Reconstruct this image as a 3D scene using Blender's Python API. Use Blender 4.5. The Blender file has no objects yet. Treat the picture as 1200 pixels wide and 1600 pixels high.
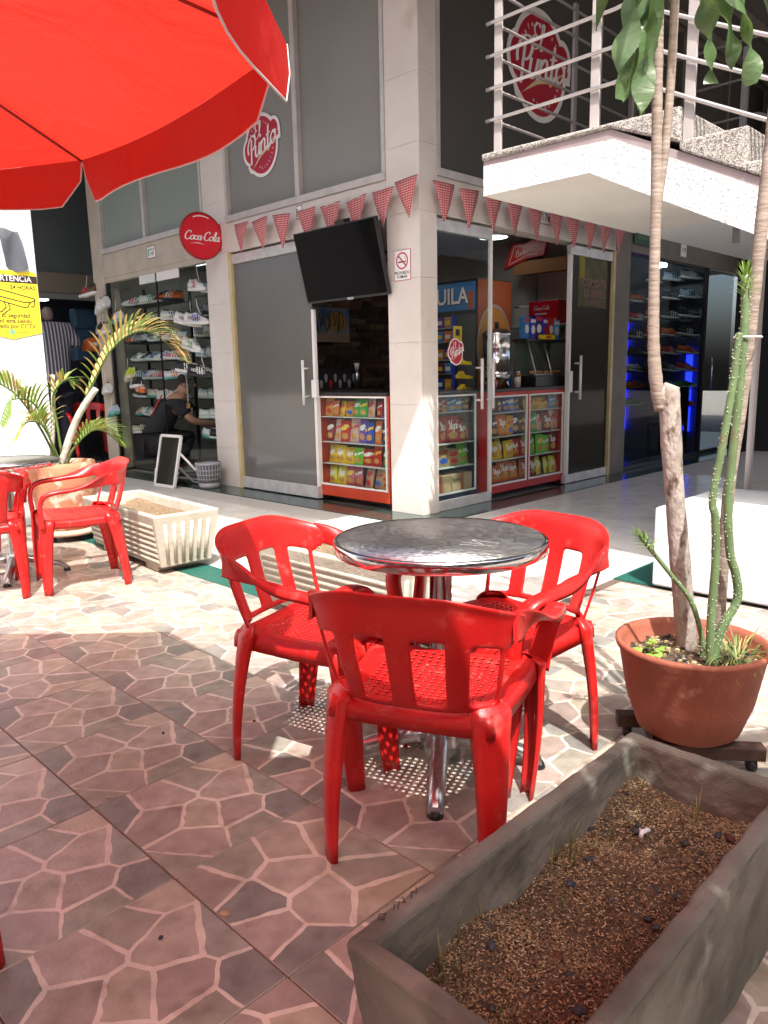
import bpy, math, random
from mathutils import Matrix, Vector
rnd = random.Random(7)
scene = bpy.context.scene
C = scene.collection
R = math.radians

# ------------------------------------------------------------------ camera
CAM_H = 1.22
cam_d = bpy.data.cameras.new('camera'); cam = bpy.data.objects.new('camera', cam_d); C.objects.link(cam)
pitch, roll, yaw = 0.182184, -0.0210994, 0.782494
fw = Vector((math.cos(yaw)*math.cos(pitch), math.sin(yaw)*math.cos(pitch), -math.sin(pitch)))
rt = Vector((math.sin(yaw), -math.cos(yaw), 0)); up = rt.cross(fw)
r2 = math.cos(roll)*rt + math.sin(roll)*up; u2 = -math.sin(roll)*rt + math.cos(roll)*up
cam.matrix_world = Matrix(((r2.x, u2.x, -fw.x, 0), (r2.y, u2.y, -fw.y, 0), (r2.z, u2.z, -fw.z, CAM_H), (0, 0, 0, 1)))
cam_d.sensor_fit = 'VERTICAL'; cam_d.sensor_height = 36; cam_d.lens = 1177.4/1600*36
cam_d.clip_start = 0.02; cam_d.clip_end = 500
scene.camera = cam

# ------------------------------------------------------------------ light
SUN_DIR = Vector((-0.37, -0.52, 1.0)).normalized()          # towards the sun
sun_el = math.asin(SUN_DIR.z); sun_rot = math.atan2(SUN_DIR.x, SUN_DIR.y)
w = bpy.data.worlds.new('World'); scene.world = w; w.use_nodes = True
nt = w.node_tree; nt.nodes.clear()
sky = nt.nodes.new('ShaderNodeTexSky'); sky.sky_type = 'NISHITA'; sky.sun_disc = False
sky.sun_elevation = sun_el; sky.sun_rotation = sun_rot; sky.dust_density = 7.0; sky.ozone_density = 0.3; sky.air_density = 0.8
bg = nt.nodes.new('ShaderNodeBackground'); bg.inputs[1].default_value = 0.15
wo = nt.nodes.new('ShaderNodeOutputWorld')
nt.links.new(sky.outputs[0], bg.inputs[0]); nt.links.new(bg.outputs[0], wo.inputs[0])
sd = bpy.data.lights.new('sun', 'SUN'); sd.energy = 3.35; sd.angle = R(0.55); sd.color = (1, 0.965, 0.92)
so = bpy.data.objects.new('sun', sd); C.objects.link(so)
so.rotation_euler = SUN_DIR.to_track_quat('Z', 'Y').to_euler(); so.location = SUN_DIR*30
scene.view_settings.view_transform = 'Standard'; scene.view_settings.look = 'None'
scene.view_settings.exposure = 1.32; scene.view_settings.gamma = 1.0
scene.view_settings.use_curve_mapping = False
scene.render.engine = 'CYCLES'
cy = scene.cycles
cy.max_bounces = 7; cy.diffuse_bounces = 4; cy.glossy_bounces = 4; cy.transmission_bounces = 6; cy.transparent_max_bounces = 12
cy.caustics_reflective = False; cy.caustics_refractive = False; cy.use_denoising = True
try: cy.sample_clamp_indirect = 6
except Exception: pass

# ------------------------------------------------------------------ materials
MATS = {}
def mat(name, col=(.5,.5,.5), rough=.5, metal=0., col2=None, nscale=6., ndet=6., nlo=.35, nhi=.65, bump=0., bscale=40., spec=.5,
        attr=False, wstain=None, wscale=2., tone=0., emit=None, estr=0., coat=0., stain=None, sscale=2., slo=.55, shi=.75, coord='Object', stretch=None):
    if name in MATS: return MATS[name]
    m = bpy.data.materials.new(name); m.use_nodes = True
    t = m.node_tree; b = t.nodes['Principled BSDF']; L = t.links
    b.inputs['Roughness'].default_value = rough; b.inputs['Metallic'].default_value = metal
    b.inputs['Specular IOR Level'].default_value = spec
    b.inputs['Coat Weight'].default_value = coat
    b.inputs['Base Color'].default_value = (*col, 1)
    tc = t.nodes.new('ShaderNodeTexCoord'); src = tc.outputs[coord]
    if stretch:
        mp = t.nodes.new('ShaderNodeMapping'); mp.inputs['Scale'].default_value = stretch
        L.new(src, mp.inputs[0]); src = mp.outputs[0]
    cur = None
    if attr:
        a = t.nodes.new('ShaderNodeAttribute'); a.attribute_name = 'Col'; cur = a.outputs['Color']
    def noise(s, d=6.):
        n = t.nodes.new('ShaderNodeTexNoise'); n.inputs['Scale'].default_value = s; n.inputs['Detail'].default_value = d
        L.new(src, n.inputs['Vector']); return n.outputs['Fac']
    def ramp(f, lo, hi):
        r = t.nodes.new('ShaderNodeMapRange'); r.inputs['From Min'].default_value = lo; r.inputs['From Max'].default_value = hi
        L.new(f, r.inputs['Value']); return r.outputs[0]
    def mix(fac, a, bcol, mode='MIX'):
        x = t.nodes.new('ShaderNodeMix'); x.data_type = 'RGBA'; x.blend_type = mode
        L.new(fac, x.inputs['Factor'])
        if isinstance(a, tuple): x.inputs['A'].default_value = (*a, 1)
        else: L.new(a, x.inputs['A'])
        x.inputs['B'].default_value = (*bcol, 1)
        return x.outputs['Result']
    if col2:
        f = ramp(noise(nscale, ndet), nlo, nhi)
        cur = mix(f, cur if cur is not None else col, col2, 'MULTIPLY' if attr else 'MIX')
    if stain:
        cur = mix(ramp(noise(sscale, 8), slo, shi), cur if cur is not None else col, stain)
    if wstain:
        ge = t.nodes.new('ShaderNodeNewGeometry')
        for sc_m, lo_m, hi_m in ((wscale, .48, .75), (wscale*7, .58, .72)):
            n = t.nodes.new('ShaderNodeTexNoise'); n.inputs['Scale'].default_value = sc_m; n.inputs['Detail'].default_value = 9
            L.new(ge.outputs['Position'], n.inputs['Vector']); cur = mix(ramp(n.outputs['Fac'], lo_m, hi_m), cur if cur is not None else col, wstain, 'MULTIPLY')
    if tone:
        oi = t.nodes.new('ShaderNodeObjectInfo'); hv = t.nodes.new('ShaderNodeHueSaturation'); mv = t.nodes.new('ShaderNodeMapRange')
        mv.inputs['To Min'].default_value = 1-tone; mv.inputs['To Max'].default_value = 1+tone; L.new(oi.outputs['Random'], mv.inputs[0]); L.new(mv.outputs[0], hv.inputs['Value'])
        if cur is not None: L.new(cur, hv.inputs['Color'])
        else: hv.inputs['Color'].default_value = (*col, 1)
        cur = hv.outputs[0]
    if cur is not None: L.new(cur, b.inputs['Base Color'])
    if bump:
        bp = t.nodes.new('ShaderNodeBump'); bp.inputs['Strength'].default_value = bump; bp.inputs['Distance'].default_value = .01
        L.new(noise(bscale, 5), bp.inputs['Height']); L.new(bp.outputs[0], b.inputs['Normal'])
    if emit:
        b.inputs['Emission Color'].default_value = (*emit, 1); b.inputs['Emission Strength'].default_value = estr
    MATS[name] = m; return m
def glassmat(name, tint=(.93,.96,.95), film=0., filmcol=(.1,.1,.1), rough=.02, ior=1.5):
    m = bpy.data.materials.new(name); m.use_nodes = True; t = m.node_tree; L = t.links
    t.nodes.remove(t.nodes['Principled BSDF']); out = t.nodes['Material Output']
    tr = t.nodes.new('ShaderNodeBsdfTransparent'); tr.inputs[0].default_value = (*tint, 1)
    gl = t.nodes.new('ShaderNodeBsdfGlossy'); gl.inputs['Roughness'].default_value = rough
    lw = t.nodes.new('ShaderNodeLayerWeight'); lw.inputs['Blend'].default_value = .5
    pw = t.nodes.new('ShaderNodeMath'); pw.operation = 'POWER'; pw.inputs[1].default_value = 4.5; L.new(lw.outputs['Facing'], pw.inputs[0])
    fr = t.nodes.new('ShaderNodeMath'); fr.operation = 'MULTIPLY_ADD'; fr.inputs[1].default_value = .22; fr.inputs[2].default_value = ((ior-1)/(ior+1))**2*.38; L.new(pw.outputs[0], fr.inputs[0])
    base = tr.outputs[0]
    if film:
        df = t.nodes.new('ShaderNodeBsdfDiffuse'); ge = t.nodes.new('ShaderNodeNewGeometry'); nz = t.nodes.new('ShaderNodeTexNoise'); nz.inputs['Scale'].default_value = 1.3; nz.inputs['Detail'].default_value = 7
        mc = t.nodes.new('ShaderNodeMix'); mc.data_type = 'RGBA'; mc.inputs['A'].default_value = (*[c*.86 for c in filmcol], 1); mc.inputs['B'].default_value = (*[c*1.14 for c in filmcol], 1)
        L.new(ge.outputs['Position'], nz.inputs['Vector']); L.new(nz.outputs['Fac'], mc.inputs['Factor']); L.new(mc.outputs['Result'], df.inputs[0])
        ms = t.nodes.new('ShaderNodeMixShader'); ms.inputs[0].default_value = film
        L.new(tr.outputs[0], ms.inputs[1]); L.new(df.outputs[0], ms.inputs[2]); base = ms.outputs[0]
    mx = t.nodes.new('ShaderNodeMixShader'); L.new(fr.outputs[0], mx.inputs[0]); L.new(base, mx.inputs[1]); L.new(gl.outputs[0], mx.inputs[2])
    L.new(mx.outputs[0], out.inputs[0]); MATS[name] = m; return m
def clothmat(name, col, trans=.5, tcol=None):
    m = bpy.data.materials.new(name); m.use_nodes = True; t = m.node_tree; L = t.links
    b = t.nodes['Principled BSDF']; b.inputs['Base Color'].default_value = (*col, 1); b.inputs['Roughness'].default_value = .75
    tl = t.nodes.new('ShaderNodeBsdfTranslucent'); tl.inputs[0].default_value = (*(tcol or col), 1)
    ms = t.nodes.new('ShaderNodeMixShader'); ms.inputs[0].default_value = trans
    tc = t.nodes.new('ShaderNodeTexCoord')
    n = t.nodes.new('ShaderNodeTexNoise'); n.inputs['Scale'].default_value = 5; n.inputs['Detail'].default_value = 4; n.inputs['Distortion'].default_value = 1.2
    bp = t.nodes.new('ShaderNodeBump'); bp.inputs['Strength'].default_value = .55; bp.inputs['Distance'].default_value = .03
    L.new(tc.outputs['Object'], n.inputs['Vector']); L.new(n.outputs[0], bp.inputs['Height']); L.new(bp.outputs[0], b.inputs['Normal']); L.new(bp.outputs[0], tl.inputs['Normal'])
    L.new(b.outputs[0], ms.inputs[1]); L.new(tl.outputs[0], ms.inputs[2]); L.new(ms.outputs[0], t.nodes['Material Output'].inputs[0])
    MATS[name] = m; return m
RED = mat('red_plastic', (.58,.018,.015), .34, spec=.45, col2=(.42,.008,.009), nscale=5, bump=.06, bscale=220, stain=(.60,.11,.095), sscale=22, slo=.60, shi=.85)
CLAD = mat('cladding', (.64,.595,.55), .5, col2=(.59,.545,.50), nscale=3, stain=(.46,.40,.34), sscale=4, slo=.6, shi=.85, bump=.08, bscale=60)
BEIGE = mat('beige_paint', (.46,.40,.33), .6, col2=(.40,.345,.28), nscale=4, stain=(.22,.19,.16), sscale=6, slo=.66, shi=.8)
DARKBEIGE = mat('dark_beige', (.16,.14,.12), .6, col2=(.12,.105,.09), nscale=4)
FRAME = mat('window_frame_paint', (.50,.48,.46), .45, col2=(.42,.40,.38), nscale=8)
ALU = mat('white_aluminium', (.62,.61,.60), .35, metal=.3, col2=(.5,.49,.48), nscale=10)
CREAM = mat('cream_jamb', (.55,.46,.26), .5, col2=(.46,.37,.18), nscale=5)
WHITE = mat('white_paint', (.62,.65,.67), .8, bump=.4, bscale=60, col2=(.56,.59,.61), nscale=3)
ROUGHWHITE = mat('rough_white_render', (.60,.62,.64), .9, bump=1.0, bscale=60, col2=(.555,.575,.595), nscale=45)
INWHITE = mat('interior_white', (.48,.44,.42), .8, col2=(.42,.38,.36), nscale=2)
MAUVE = mat('mauve_paint', (.33,.27,.27), .8, col2=(.28,.23,.23), nscale=8)
SOFFIT = mat('soffit_paint', (.64,.62,.58), .8, col2=(.58,.56,.52), nscale=2)
BLACK = mat('black_plastic', (.012,.012,.013), .35)
SCREEN = mat('tv_screen', (.004,.004,.005), .10, spec=.05)
CHROME = mat('chrome', (.72,.72,.72), .14, metal=1, col2=(.55,.55,.56), nscale=12)
STEEL = mat('brushed_steel', (.58,.58,.58), .28, metal=1, col2=(.46,.46,.47), nscale=14)
RAIL = mat('rail_steel', (.50,.47,.46), .35, metal=.8, col2=(.5,.48,.47), nscale=9)
POSTM = mat('rail_post', (.36,.335,.32), .45, col2=(.42,.39,.37), nscale=9)
GREEN = mat('green_granite', (.022,.125,.095), .45, col2=(.012,.07,.055), nscale=130, bump=.1, bscale=200)
THRESH = mat('threshold_granite', (.03,.075,.06), .12, col2=(.015,.03,.026), nscale=160)
WTILE = mat('white_tile', (.74,.73,.70), .2, wstain=(.82,.80,.77), wscale=1.1, tone=.03, col2=(.67,.66,.63), nscale=3, stain=(.44,.43,.41), sscale=5, slo=.58, shi=.85)
GROUT = mat('grout', (.10,.062,.048), .9, col2=(.12,.085,.07), nscale=30)
LGROUT = mat('light_grout', (.40,.39,.37), .9)
MORTAR = mat('tile_mortar_print', (.72,.62,.53), .34, wstain=(.66,.60,.54), wscale=1.5, tone=.06, col2=(.61,.52,.44), nscale=18, stain=(.33,.29,.27), sscale=7, slo=.56, shi=.8, bump=.12, bscale=120)
STONE = mat('tile_stone_print', attr=True, rough=.32, wstain=(.76,.72,.68), wscale=1.5, tone=.07, col2=(.68,.66,.64), nscale=15, nlo=.35, nhi=.72, bump=.15, bscale=90)
GROUND = mat('ground_concrete', (.30,.27,.25), .9, col2=(.24,.22,.20), nscale=4)
CONC = mat('planter_concrete', (.215,.198,.162), .9, col2=(.125,.118,.092), nscale=5, stain=(.075,.072,.055), sscale=7, slo=.5, shi=.72, bump=.7, bscale=30)
CREAMCON = mat('cream_concrete', (.42,.39,.325), .85, col2=(.34,.315,.26), nscale=6, stain=(.30,.27,.20), sscale=5, slo=.58, shi=.78, bump=.45, bscale=45)
TERRA = mat('terracotta', (.30,.090,.050), .75, col2=(.24,.07,.04), nscale=7, stain=(.46,.24,.17), sscale=9, slo=.64, shi=.72, bump=.2, bscale=60)
TERRAOLD = mat('terracotta_weathered', (.46,.20,.11), .85, col2=(.40,.155,.085), nscale=5, stain=(.60,.48,.38), sscale=11, slo=.55, shi=.66, bump=.4, bscale=50)
SOIL = mat('soil', (.06,.043,.030), .95, col2=(.11,.08,.05), nscale=60, bump=1, bscale=90)
HUSK = mat('husk_mulch', (.33,.235,.125), .8, col2=(.12,.062,.03), nscale=9)
PEB = mat('dark_stone', (.025,.026,.03), .6, col2=(.05,.05,.055), nscale=20)
BARK = mat('pale_bark', (.37,.325,.29), .88, col2=(.255,.215,.185), nscale=9, stain=(.10,.065,.045), sscale=15, slo=.57, shi=.66, bump=1.0, bscale=42, stretch=(1.6,1.6,.8))
BARK2 = mat('ringed_bark', (.275,.225,.185), .85, col2=(.20,.16,.13), nscale=9, stain=(.36,.31,.27), sscale=3, slo=.55, shi=.7, bump=.45, bscale=16, stretch=(1,1,6))
STEMG = mat('spiny_stem_green', (.125,.205,.085), .55, col2=(.09,.135,.06), nscale=9, stain=(.16,.11,.07), sscale=5, slo=.6, shi=.7, bump=.2, bscale=60)
LEAFG = clothmat('broad_leaf', (.085,.145,.06), .25, (.18,.30,.07)); LEAFG.node_tree.nodes['Principled BSDF'].inputs['Roughness'].default_value = .38
PALMG = clothmat('palm_leaf', (.14,.22,.05), .25, (.3,.4,.06))
PALMY = clothmat('palm_leaf_dry', (.50,.36,.13), .2, (.5,.4,.12))
TREEG = clothmat('tree_leaf', (.05,.10,.03), .25, (.1,.2,.03))
GRASS = mat('grass_blade', (.10,.17,.04), .6); DRYG = mat('dry_blade', (.30,.27,.09), .7)
SPINE = mat('pale_spine', (.42,.44,.34), .7)
CANOPY = clothmat('umbrella_cloth', (.55,.014,.012), .5, (.56,.030,.018))
PIPING = mat('grey_piping', (.55,.50,.50), .7)
POLE = mat('umbrella_pole_white', (.7,.7,.7), .4)
GLASS = glassmat('clear_glass')
GLASSD = glassmat('smoked_glass', (.62,.65,.65), ior=1.35)
FILM = glassmat('grey_film_glass', (.45,.45,.44), .80, (.165,.16,.15), .07, 2.6)
FILM2 = glassmat('brown_film_glass', (.40,.38,.34), .55, (.055,.05,.042), .05, 1.5)
UPFILM = glassmat('upper_window_film', (.2,.2,.2), .985, (.235,.235,.225), .25, 1.35)
UPFILM2 = glassmat('upper_window_film_green', (.2,.2,.2), .985, (.25,.285,.26), .25, 1.35)
UPFILM3 = glassmat('upper_window_film_dark', (.2,.2,.2), .985, (.088,.084,.078), .25, 1.35)
LOGORED = mat('logo_red', (.40,.008,.03), .45); LOGOWHITE = mat('logo_white', (.75,.73,.72), .5); SWOOSH = mat('logo_cream', (.62,.50,.30), .5)
COKERED = mat('sign_red', (.60,.008,.020), .3, coat=.2); COKEDARK = mat('sign_red_rim', (.28,.006,.012), .35)
YELLOW = mat('sign_yellow', (.80,.66,.03), .5); INK = mat('sign_ink', (.035,.018,.02), .5); PAPER = mat('paper_white', (.75,.74,.74), .6)
SREDPR = mat('sign_print_red', (.45,.01,.03), .5); TEAL = mat('sign_teal', (.10,.45,.25), .5)
ORANGE = mat('cabinet_orange', (.52,.052,.014), .35, col2=(.44,.04,.012), nscale=5); DRED = mat('cabinet_red', (.42,.014,.014), .35, col2=(.34,.012,.012), nscale=5)
NAVY = mat('cabinet_navy', (.012,.018,.035), .35); TRIM = mat('white_trim', (.70,.68,.66), .45)
WOOD = mat('shelf_wood', (.34,.13,.035), .6, col2=(.25,.09,.025), nscale=5, stretch=(1,8,8)); DOLLY = mat('dark_wood', (.06,.028,.018), .7, col2=(.04,.018,.012), nscale=8)
FBLUE = mat('fridge_blue', (.02,.16,.42), .4); FORANGE = mat('fridge_orange', (.40,.085,.012), .45, col2=(.33,.06,.01), nscale=3); FYEL = mat('fridge_amber', (.55,.24,.03), .5)
FBROWN = mat('fridge_brown', (.10,.03,.01), .5); BLUEF = mat('blue_edge', (.015,.03,.35), .4)
YTAG = mat('yellow_tag', (.75,.52,.02), .5); CARD = mat('cardboard', (.42,.28,.15), .8)
GREYP = mat('grey_plastic', (.30,.30,.33), .45); SLATEB = mat('dark_mirror', (.03,.028,.022), .06, spec=.6)
SKIN = mat('skin', (.36,.19,.12), .55); HAIR = mat('dark_hair', (.02,.014,.010), .8, bump=.5, bscale=120); BLKCLOTH = mat('black_cloth', (.010,.010,.012), .9)
REDCLOTH = mat('red_print', (.5,.03,.015), .7); NAVYCLOTH = mat('navy_cloth', (.012,.015,.028), .9)
LEDB = mat('blue_light', (.02,.02,.3), .5, emit=(.01,.025,1), estr=3.2)
LAMP = mat('lit_lamp', (.9,.9,.9), .5, emit=(.85,1,.96), estr=2.4)
LAMPB = mat('lit_bulb', (.9,.9,.9), .5, emit=(.85,.95,1), estr=22.0)
LAMPW = mat('lit_panel', (.9,.9,.9), .5, emit=(.75,.9,1), estr=2.2)
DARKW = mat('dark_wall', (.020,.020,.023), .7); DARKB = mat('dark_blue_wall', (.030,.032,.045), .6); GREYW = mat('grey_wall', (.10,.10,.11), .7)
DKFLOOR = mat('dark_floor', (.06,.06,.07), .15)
SUEDE = mat('bunting_string', (.55,.5,.48), .8)
BRICKS = [mat('brick_'+n, c, .85, col2=tuple(x*.55 for x in c), nscale=25, bump=.5, bscale=70) for n, c in
          (('brown',(.16,.085,.06)),('rust',(.22,.10,.06)),('dark',(.08,.05,.04)),('tan',(.27,.18,.13)),('plum',(.12,.075,.065)))]
def gingham():
    m = bpy.data.materials.new('gingham'); m.use_nodes = True; t = m.node_tree; L = t.links; b = t.nodes['Principled BSDF']; b.inputs['Roughness'].default_value = .85
    tc = t.nodes.new('ShaderNodeTexCoord'); sp = t.nodes.new('ShaderNodeSeparateXYZ'); L.new(tc.outputs['Object'], sp.inputs[0])
    o = []
    for ax in ('X', 'Y'):
        mu = t.nodes.new('ShaderNodeMath'); mu.operation = 'MULTIPLY'; mu.inputs[1].default_value = 52; L.new(sp.outputs[ax], mu.inputs[0])
        fr = t.nodes.new('ShaderNodeMath'); fr.operation = 'FRACT'; L.new(mu.outputs[0], fr.inputs[0])
        gt = t.nodes.new('ShaderNodeMath'); gt.operation = 'GREATER_THAN'; gt.inputs[1].default_value = .42; L.new(fr.outputs[0], gt.inputs[0]); o.append(gt)
    ad = t.nodes.new('ShaderNodeMath'); ad.operation = 'ADD'; L.new(o[0].outputs[0], ad.inputs[0]); L.new(o[1].outputs[0], ad.inputs[1])
    hf = t.nodes.new('ShaderNodeMath'); hf.operation = 'MULTIPLY'; hf.inputs[1].default_value = .5; L.new(ad.outputs[0], hf.inputs[0])
    r = t.nodes.new('ShaderNodeValToRGB'); r.color_ramp.elements[0].color = (.62,.55,.54,1); r.color_ramp.elements[1].color = (.36,.022,.03,1)
    e = r.color_ramp.elements.new(.5); e.color = (.46,.12,.12,1)
    L.new(hf.outputs[0], r.inputs[0]); L.new(r.outputs[0], b.inputs['Base Color']); return m
GING = gingham()
def striped():
    m = bpy.data.materials.new('striped_shirt_cloth'); m.use_nodes = True; t = m.node_tree; L = t.links; b = t.nodes['Principled BSDF']; b.inputs['Roughness'].default_value = .9
    tc = t.nodes.new('ShaderNodeTexCoord'); wv = t.nodes.new('ShaderNodeTexWave'); wv.inputs['Scale'].default_value = 6.5
    r = t.nodes.new('ShaderNodeValToRGB'); r.color_ramp.interpolation = 'CONSTANT'; r.color_ramp.elements[0].color = (.05,.055,.08,1); r.color_ramp.elements[1].color = (.36,.36,.40,1); r.color_ramp.elements[1].position = .68
    L.new(tc.outputs['Object'], wv.inputs['Vector']); L.new(wv.outputs['Fac'], r.inputs[0]); L.new(r.outputs[0], b.inputs['Base Color']); return m
STRIPE = striped()
def perlage():
    m = bpy.data.materials.new('swirled_steel'); m.use_nodes = True; t = m.node_tree; L = t.links; b = t.nodes['Principled BSDF']
    b.inputs['Metallic'].default_value = 1
    tc = t.nodes.new('ShaderNodeTexCoord'); v = t.nodes.new('ShaderNodeTexVoronoi'); v.inputs['Scale'].default_value = 27; v.inputs['Randomness'].default_value = .3
    L.new(tc.outputs['Object'], v.inputs['Vector'])
    w_ = t.nodes.new('ShaderNodeTexWave'); w_.wave_type = 'RINGS'; w_.inputs['Scale'].default_value = 14; w_.inputs['Distortion'].default_value = 22; w_.inputs['Detail'].default_value = 2; L.new(tc.outputs['Object'], w_.inputs['Vector'])
    mr = t.nodes.new('ShaderNodeMapRange'); mr.inputs['To Min'].default_value = .32; mr.inputs['To Max'].default_value = .40; L.new(w_.outputs['Fac'], mr.inputs[0]); L.new(mr.outputs[0], b.inputs['Roughness'])
    ad = t.nodes.new('ShaderNodeMath'); ad.operation = 'SINE'; mu = t.nodes.new('ShaderNodeMath'); mu.operation = 'MULTIPLY'; mu.inputs[1].default_value = 13; L.new(v.outputs['Distance'], mu.inputs[0]); L.new(mu.outputs[0], ad.inputs[0])
    bp = t.nodes.new('ShaderNodeBump'); bp.inputs['Strength'].default_value = .13; bp.inputs['Distance'].default_value = .004; L.new(ad.outputs[0], bp.inputs['Height']); L.new(bp.outputs[0], b.inputs['Normal'])
    n = t.nodes.new('ShaderNodeTexNoise'); n.inputs['Scale'].default_value = 34; n.inputs['Detail'].default_value = 4; L.new(tc.outputs['Object'], n.inputs['Vector'])
    r = t.nodes.new('ShaderNodeValToRGB'); r.color_ramp.elements[0].color = (.44,.435,.43,1); r.color_ramp.elements[0].position = .35; r.color_ramp.elements[1].color = (.54,.535,.53,1); r.color_ramp.elements[1].position = .66
    L.new(n.outputs[0], r.inputs[0]); L.new(r.outputs[0], b.inputs['Base Color']); return m
PERL = perlage()
def terrazzo():
    m = bpy.data.materials.new('washed_terrazzo'); m.use_nodes = True; t = m.node_tree; L = t.links; b = t.nodes['Principled BSDF']; b.inputs['Roughness'].default_value = .8
    tc = t.nodes.new('ShaderNodeTexCoord'); v = t.nodes.new('ShaderNodeTexVoronoi'); v.inputs['Scale'].default_value = 150
    L.new(tc.outputs['Object'], v.inputs['Vector']); sp = t.nodes.new('ShaderNodeSeparateColor'); L.new(v.outputs['Color'], sp.inputs[0])
    r = t.nodes.new('ShaderNodeValToRGB'); cr = r.color_ramp; cr.elements[0].color = (.07,.065,.06,1); cr.elements[1].color = (.50,.47,.43,1)
    e = cr.elements.new(.35); e.color = (.24,.22,.20,1); L.new(sp.outputs[0], r.inputs[0]); L.new(r.outputs[0], b.inputs['Base Color'])
    bp = t.nodes.new('ShaderNodeBump'); bp.inputs['Strength'].default_value = .5; bp.inputs['Distance'].default_value = .004; L.new(v.outputs['Distance'], bp.inputs['Height']); L.new(bp.outputs[0], b.inputs['Normal'])
    return m
TERRAZ = terrazzo()

# ------------------------------------------------------------------ mesh helpers
class MB:
    def __init__(s): s.v, s.f, s.m, s.s, s.c = [], [], [], [], []
    def add(s, vs, fs, m=0, sm=False, col=None):
        o = len(s.v); s.v += [tuple(x) for x in vs]
        for f in fs: s.f.append(tuple(o+i for i in f)); s.m.append(m); s.s.append(sm); s.c.append(col)
        return s
    def box(s, x0, x1, y0, y1, z0, z1, m=0, M=None):
        vs = [Vector((x, y, z)) for x in (x0, x1) for y in (y0, y1) for z in (z0, z1)]
        if M: vs = [M @ v for v in vs]
        return s.add(vs, [(0,1,3,2),(4,6,7,5),(0,4,5,1),(2,3,7,6),(0,2,6,4),(1,5,7,3)], m)
    def loft(s, rings, m=0, sm=True, caps=True, closed=True):
        n = len(rings[0]); vs = [p for r in rings for p in r]; fs = []
        for i in range(len(rings)-1):
            for j in range(n if closed else n-1):
                k = (j+1) % n; fs.append((i*n+j, i*n+k, (i+1)*n+k, (i+1)*n+j))
        o = len(s.v); s.add(vs, fs, m, sm)
        if caps and closed:
            s.f.append(tuple(o+j for j in reversed(range(n)))); s.m.append(m); s.s.append(False); s.c.append(None)
            q = o+(len(rings)-1)*n; s.f.append(tuple(q+j for j in range(n))); s.m.append(m); s.s.append(False); s.c.append(None)
        return s
    def tube(s, pts, r, n=8, m=0, caps=True, sm=True):
        pts = [Vector(p) for p in pts]; rings = []; N = len(pts); prev = None
        for i, p in enumerate(pts):
            t = (pts[min(i+1, N-1)]-pts[max(i-1, 0)]).normalized()
            if prev is None: a = Vector((0,0,1)) if abs(t.z) < .9 else Vector((1,0,0)); u = t.cross(a).normalized()
            else: u = (prev - t*prev.dot(t)).normalized()
            prev = u; w_ = t.cross(u); rr = r[i] if isinstance(r, (list, tuple)) else r
            rings.append([p+(u*math.cos(2*math.pi*k/n)+w_*math.sin(2*math.pi*k/n))*rr for k in range(n)])
        return s.loft(rings, m, sm, caps)
    def lathe(s, prof, n=24, c=(0,0,0), m=0, sm=True, caps=True):
        rings = [[(c[0]+r*math.cos(2*math.pi*k/n), c[1]+r*math.sin(2*math.pi*k/n), c[2]+z) for k in range(n)] for r, z in prof]
        return s.loft(rings, m, sm, caps)
    def poly(s, pts, z0, z1, m=0, M=None):                      # prism of a 2D outline along local z
        n = len(pts); vs = [Vector((x, y, z)) for z in (z0, z1) for x, y in pts]
        if M: vs = [M @ v for v in vs]
        fs = [tuple(reversed(range(n))), tuple(range(n, 2*n))]+[(i, (i+1) % n, n+(i+1) % n, n+i) for i in range(n)]
        return s.add(vs, fs, m)
    def mesh(s, name, mats):
        me = bpy.data.meshes.new(name); me.from_pydata(s.v, [], s.f)
        for x in (mats if isinstance(mats, (list, tuple)) else [mats]): me.materials.append(x)
        me.polygons.foreach_set('material_index', s.m); me.polygons.foreach_set('use_smooth', s.s)
        if any(c is not None for c in s.c):
            a = me.color_attributes.new('Col', 'FLOAT_COLOR', 'CORNER'); i = 0
            for p, c in zip(me.polygons, s.c):
                for _ in range(p.loop_total): a.data[i].color = (*(c or (.5,.5,.5)), 1); i += 1
        me.update(); return me
    def build(s, name, mats, parent=None, bev=0., seg=2):
        o = bpy.data.objects.new(name, s.mesh(name, mats)); C.objects.link(o)
        if parent: o.parent = parent
        if bev:
            b = o.modifiers.new('bevel', 'BEVEL'); b.width = bev; b.segments = seg; b.limit_method = 'ANGLE'; b.angle_limit = R(40)
        return o
def tag(o, label, cat=None, group=None, kind=None):
    if label: o['label'] = label
    if cat: o['category'] = cat
    if group: o['group'] = group
    if kind: o['kind'] = kind
    return o
def struct(o): o['kind'] = 'structure'; return o
def E(name, label, cat, loc=(0,0,0), rz=0, group=None, M=None):
    o = bpy.data.objects.new(name, None); C.objects.link(o); o.empty_display_size = .1
    o.matrix_world = M if M else Matrix.Translation(loc) @ Matrix.Rotation(rz, 4, 'Z')
    return tag(o, label, cat, group)
def inst(mesh, name, parent, loc=(0,0,0), rot=None, mats=None, label=None):
    o = bpy.data.objects.new(name, mesh); C.objects.link(o)
    if parent: o.parent = parent
    o.matrix_local = Matrix.Translation(loc) @ (rot if rot else Matrix.Identity(4))
    if mats:
        for i, mm in enumerate(mats):
            o.material_slots[i].link = 'OBJECT'; o.material_slots[i].material = mm
    if label: o['label'] = label
    return o
def copy_tree(o, parent=None):
    c = o.copy(); C.objects.link(c)
    if parent: c.parent = parent
    for ch in list(o.children): copy_tree(ch, c)
    return c
def wbox(name, x0, x1, y0, y1, z0, z1, m, parent=None, bev=0.):
    return MB().box(x0, x1, y0, y1, z0, z1).build(name, m, parent, bev)
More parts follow.
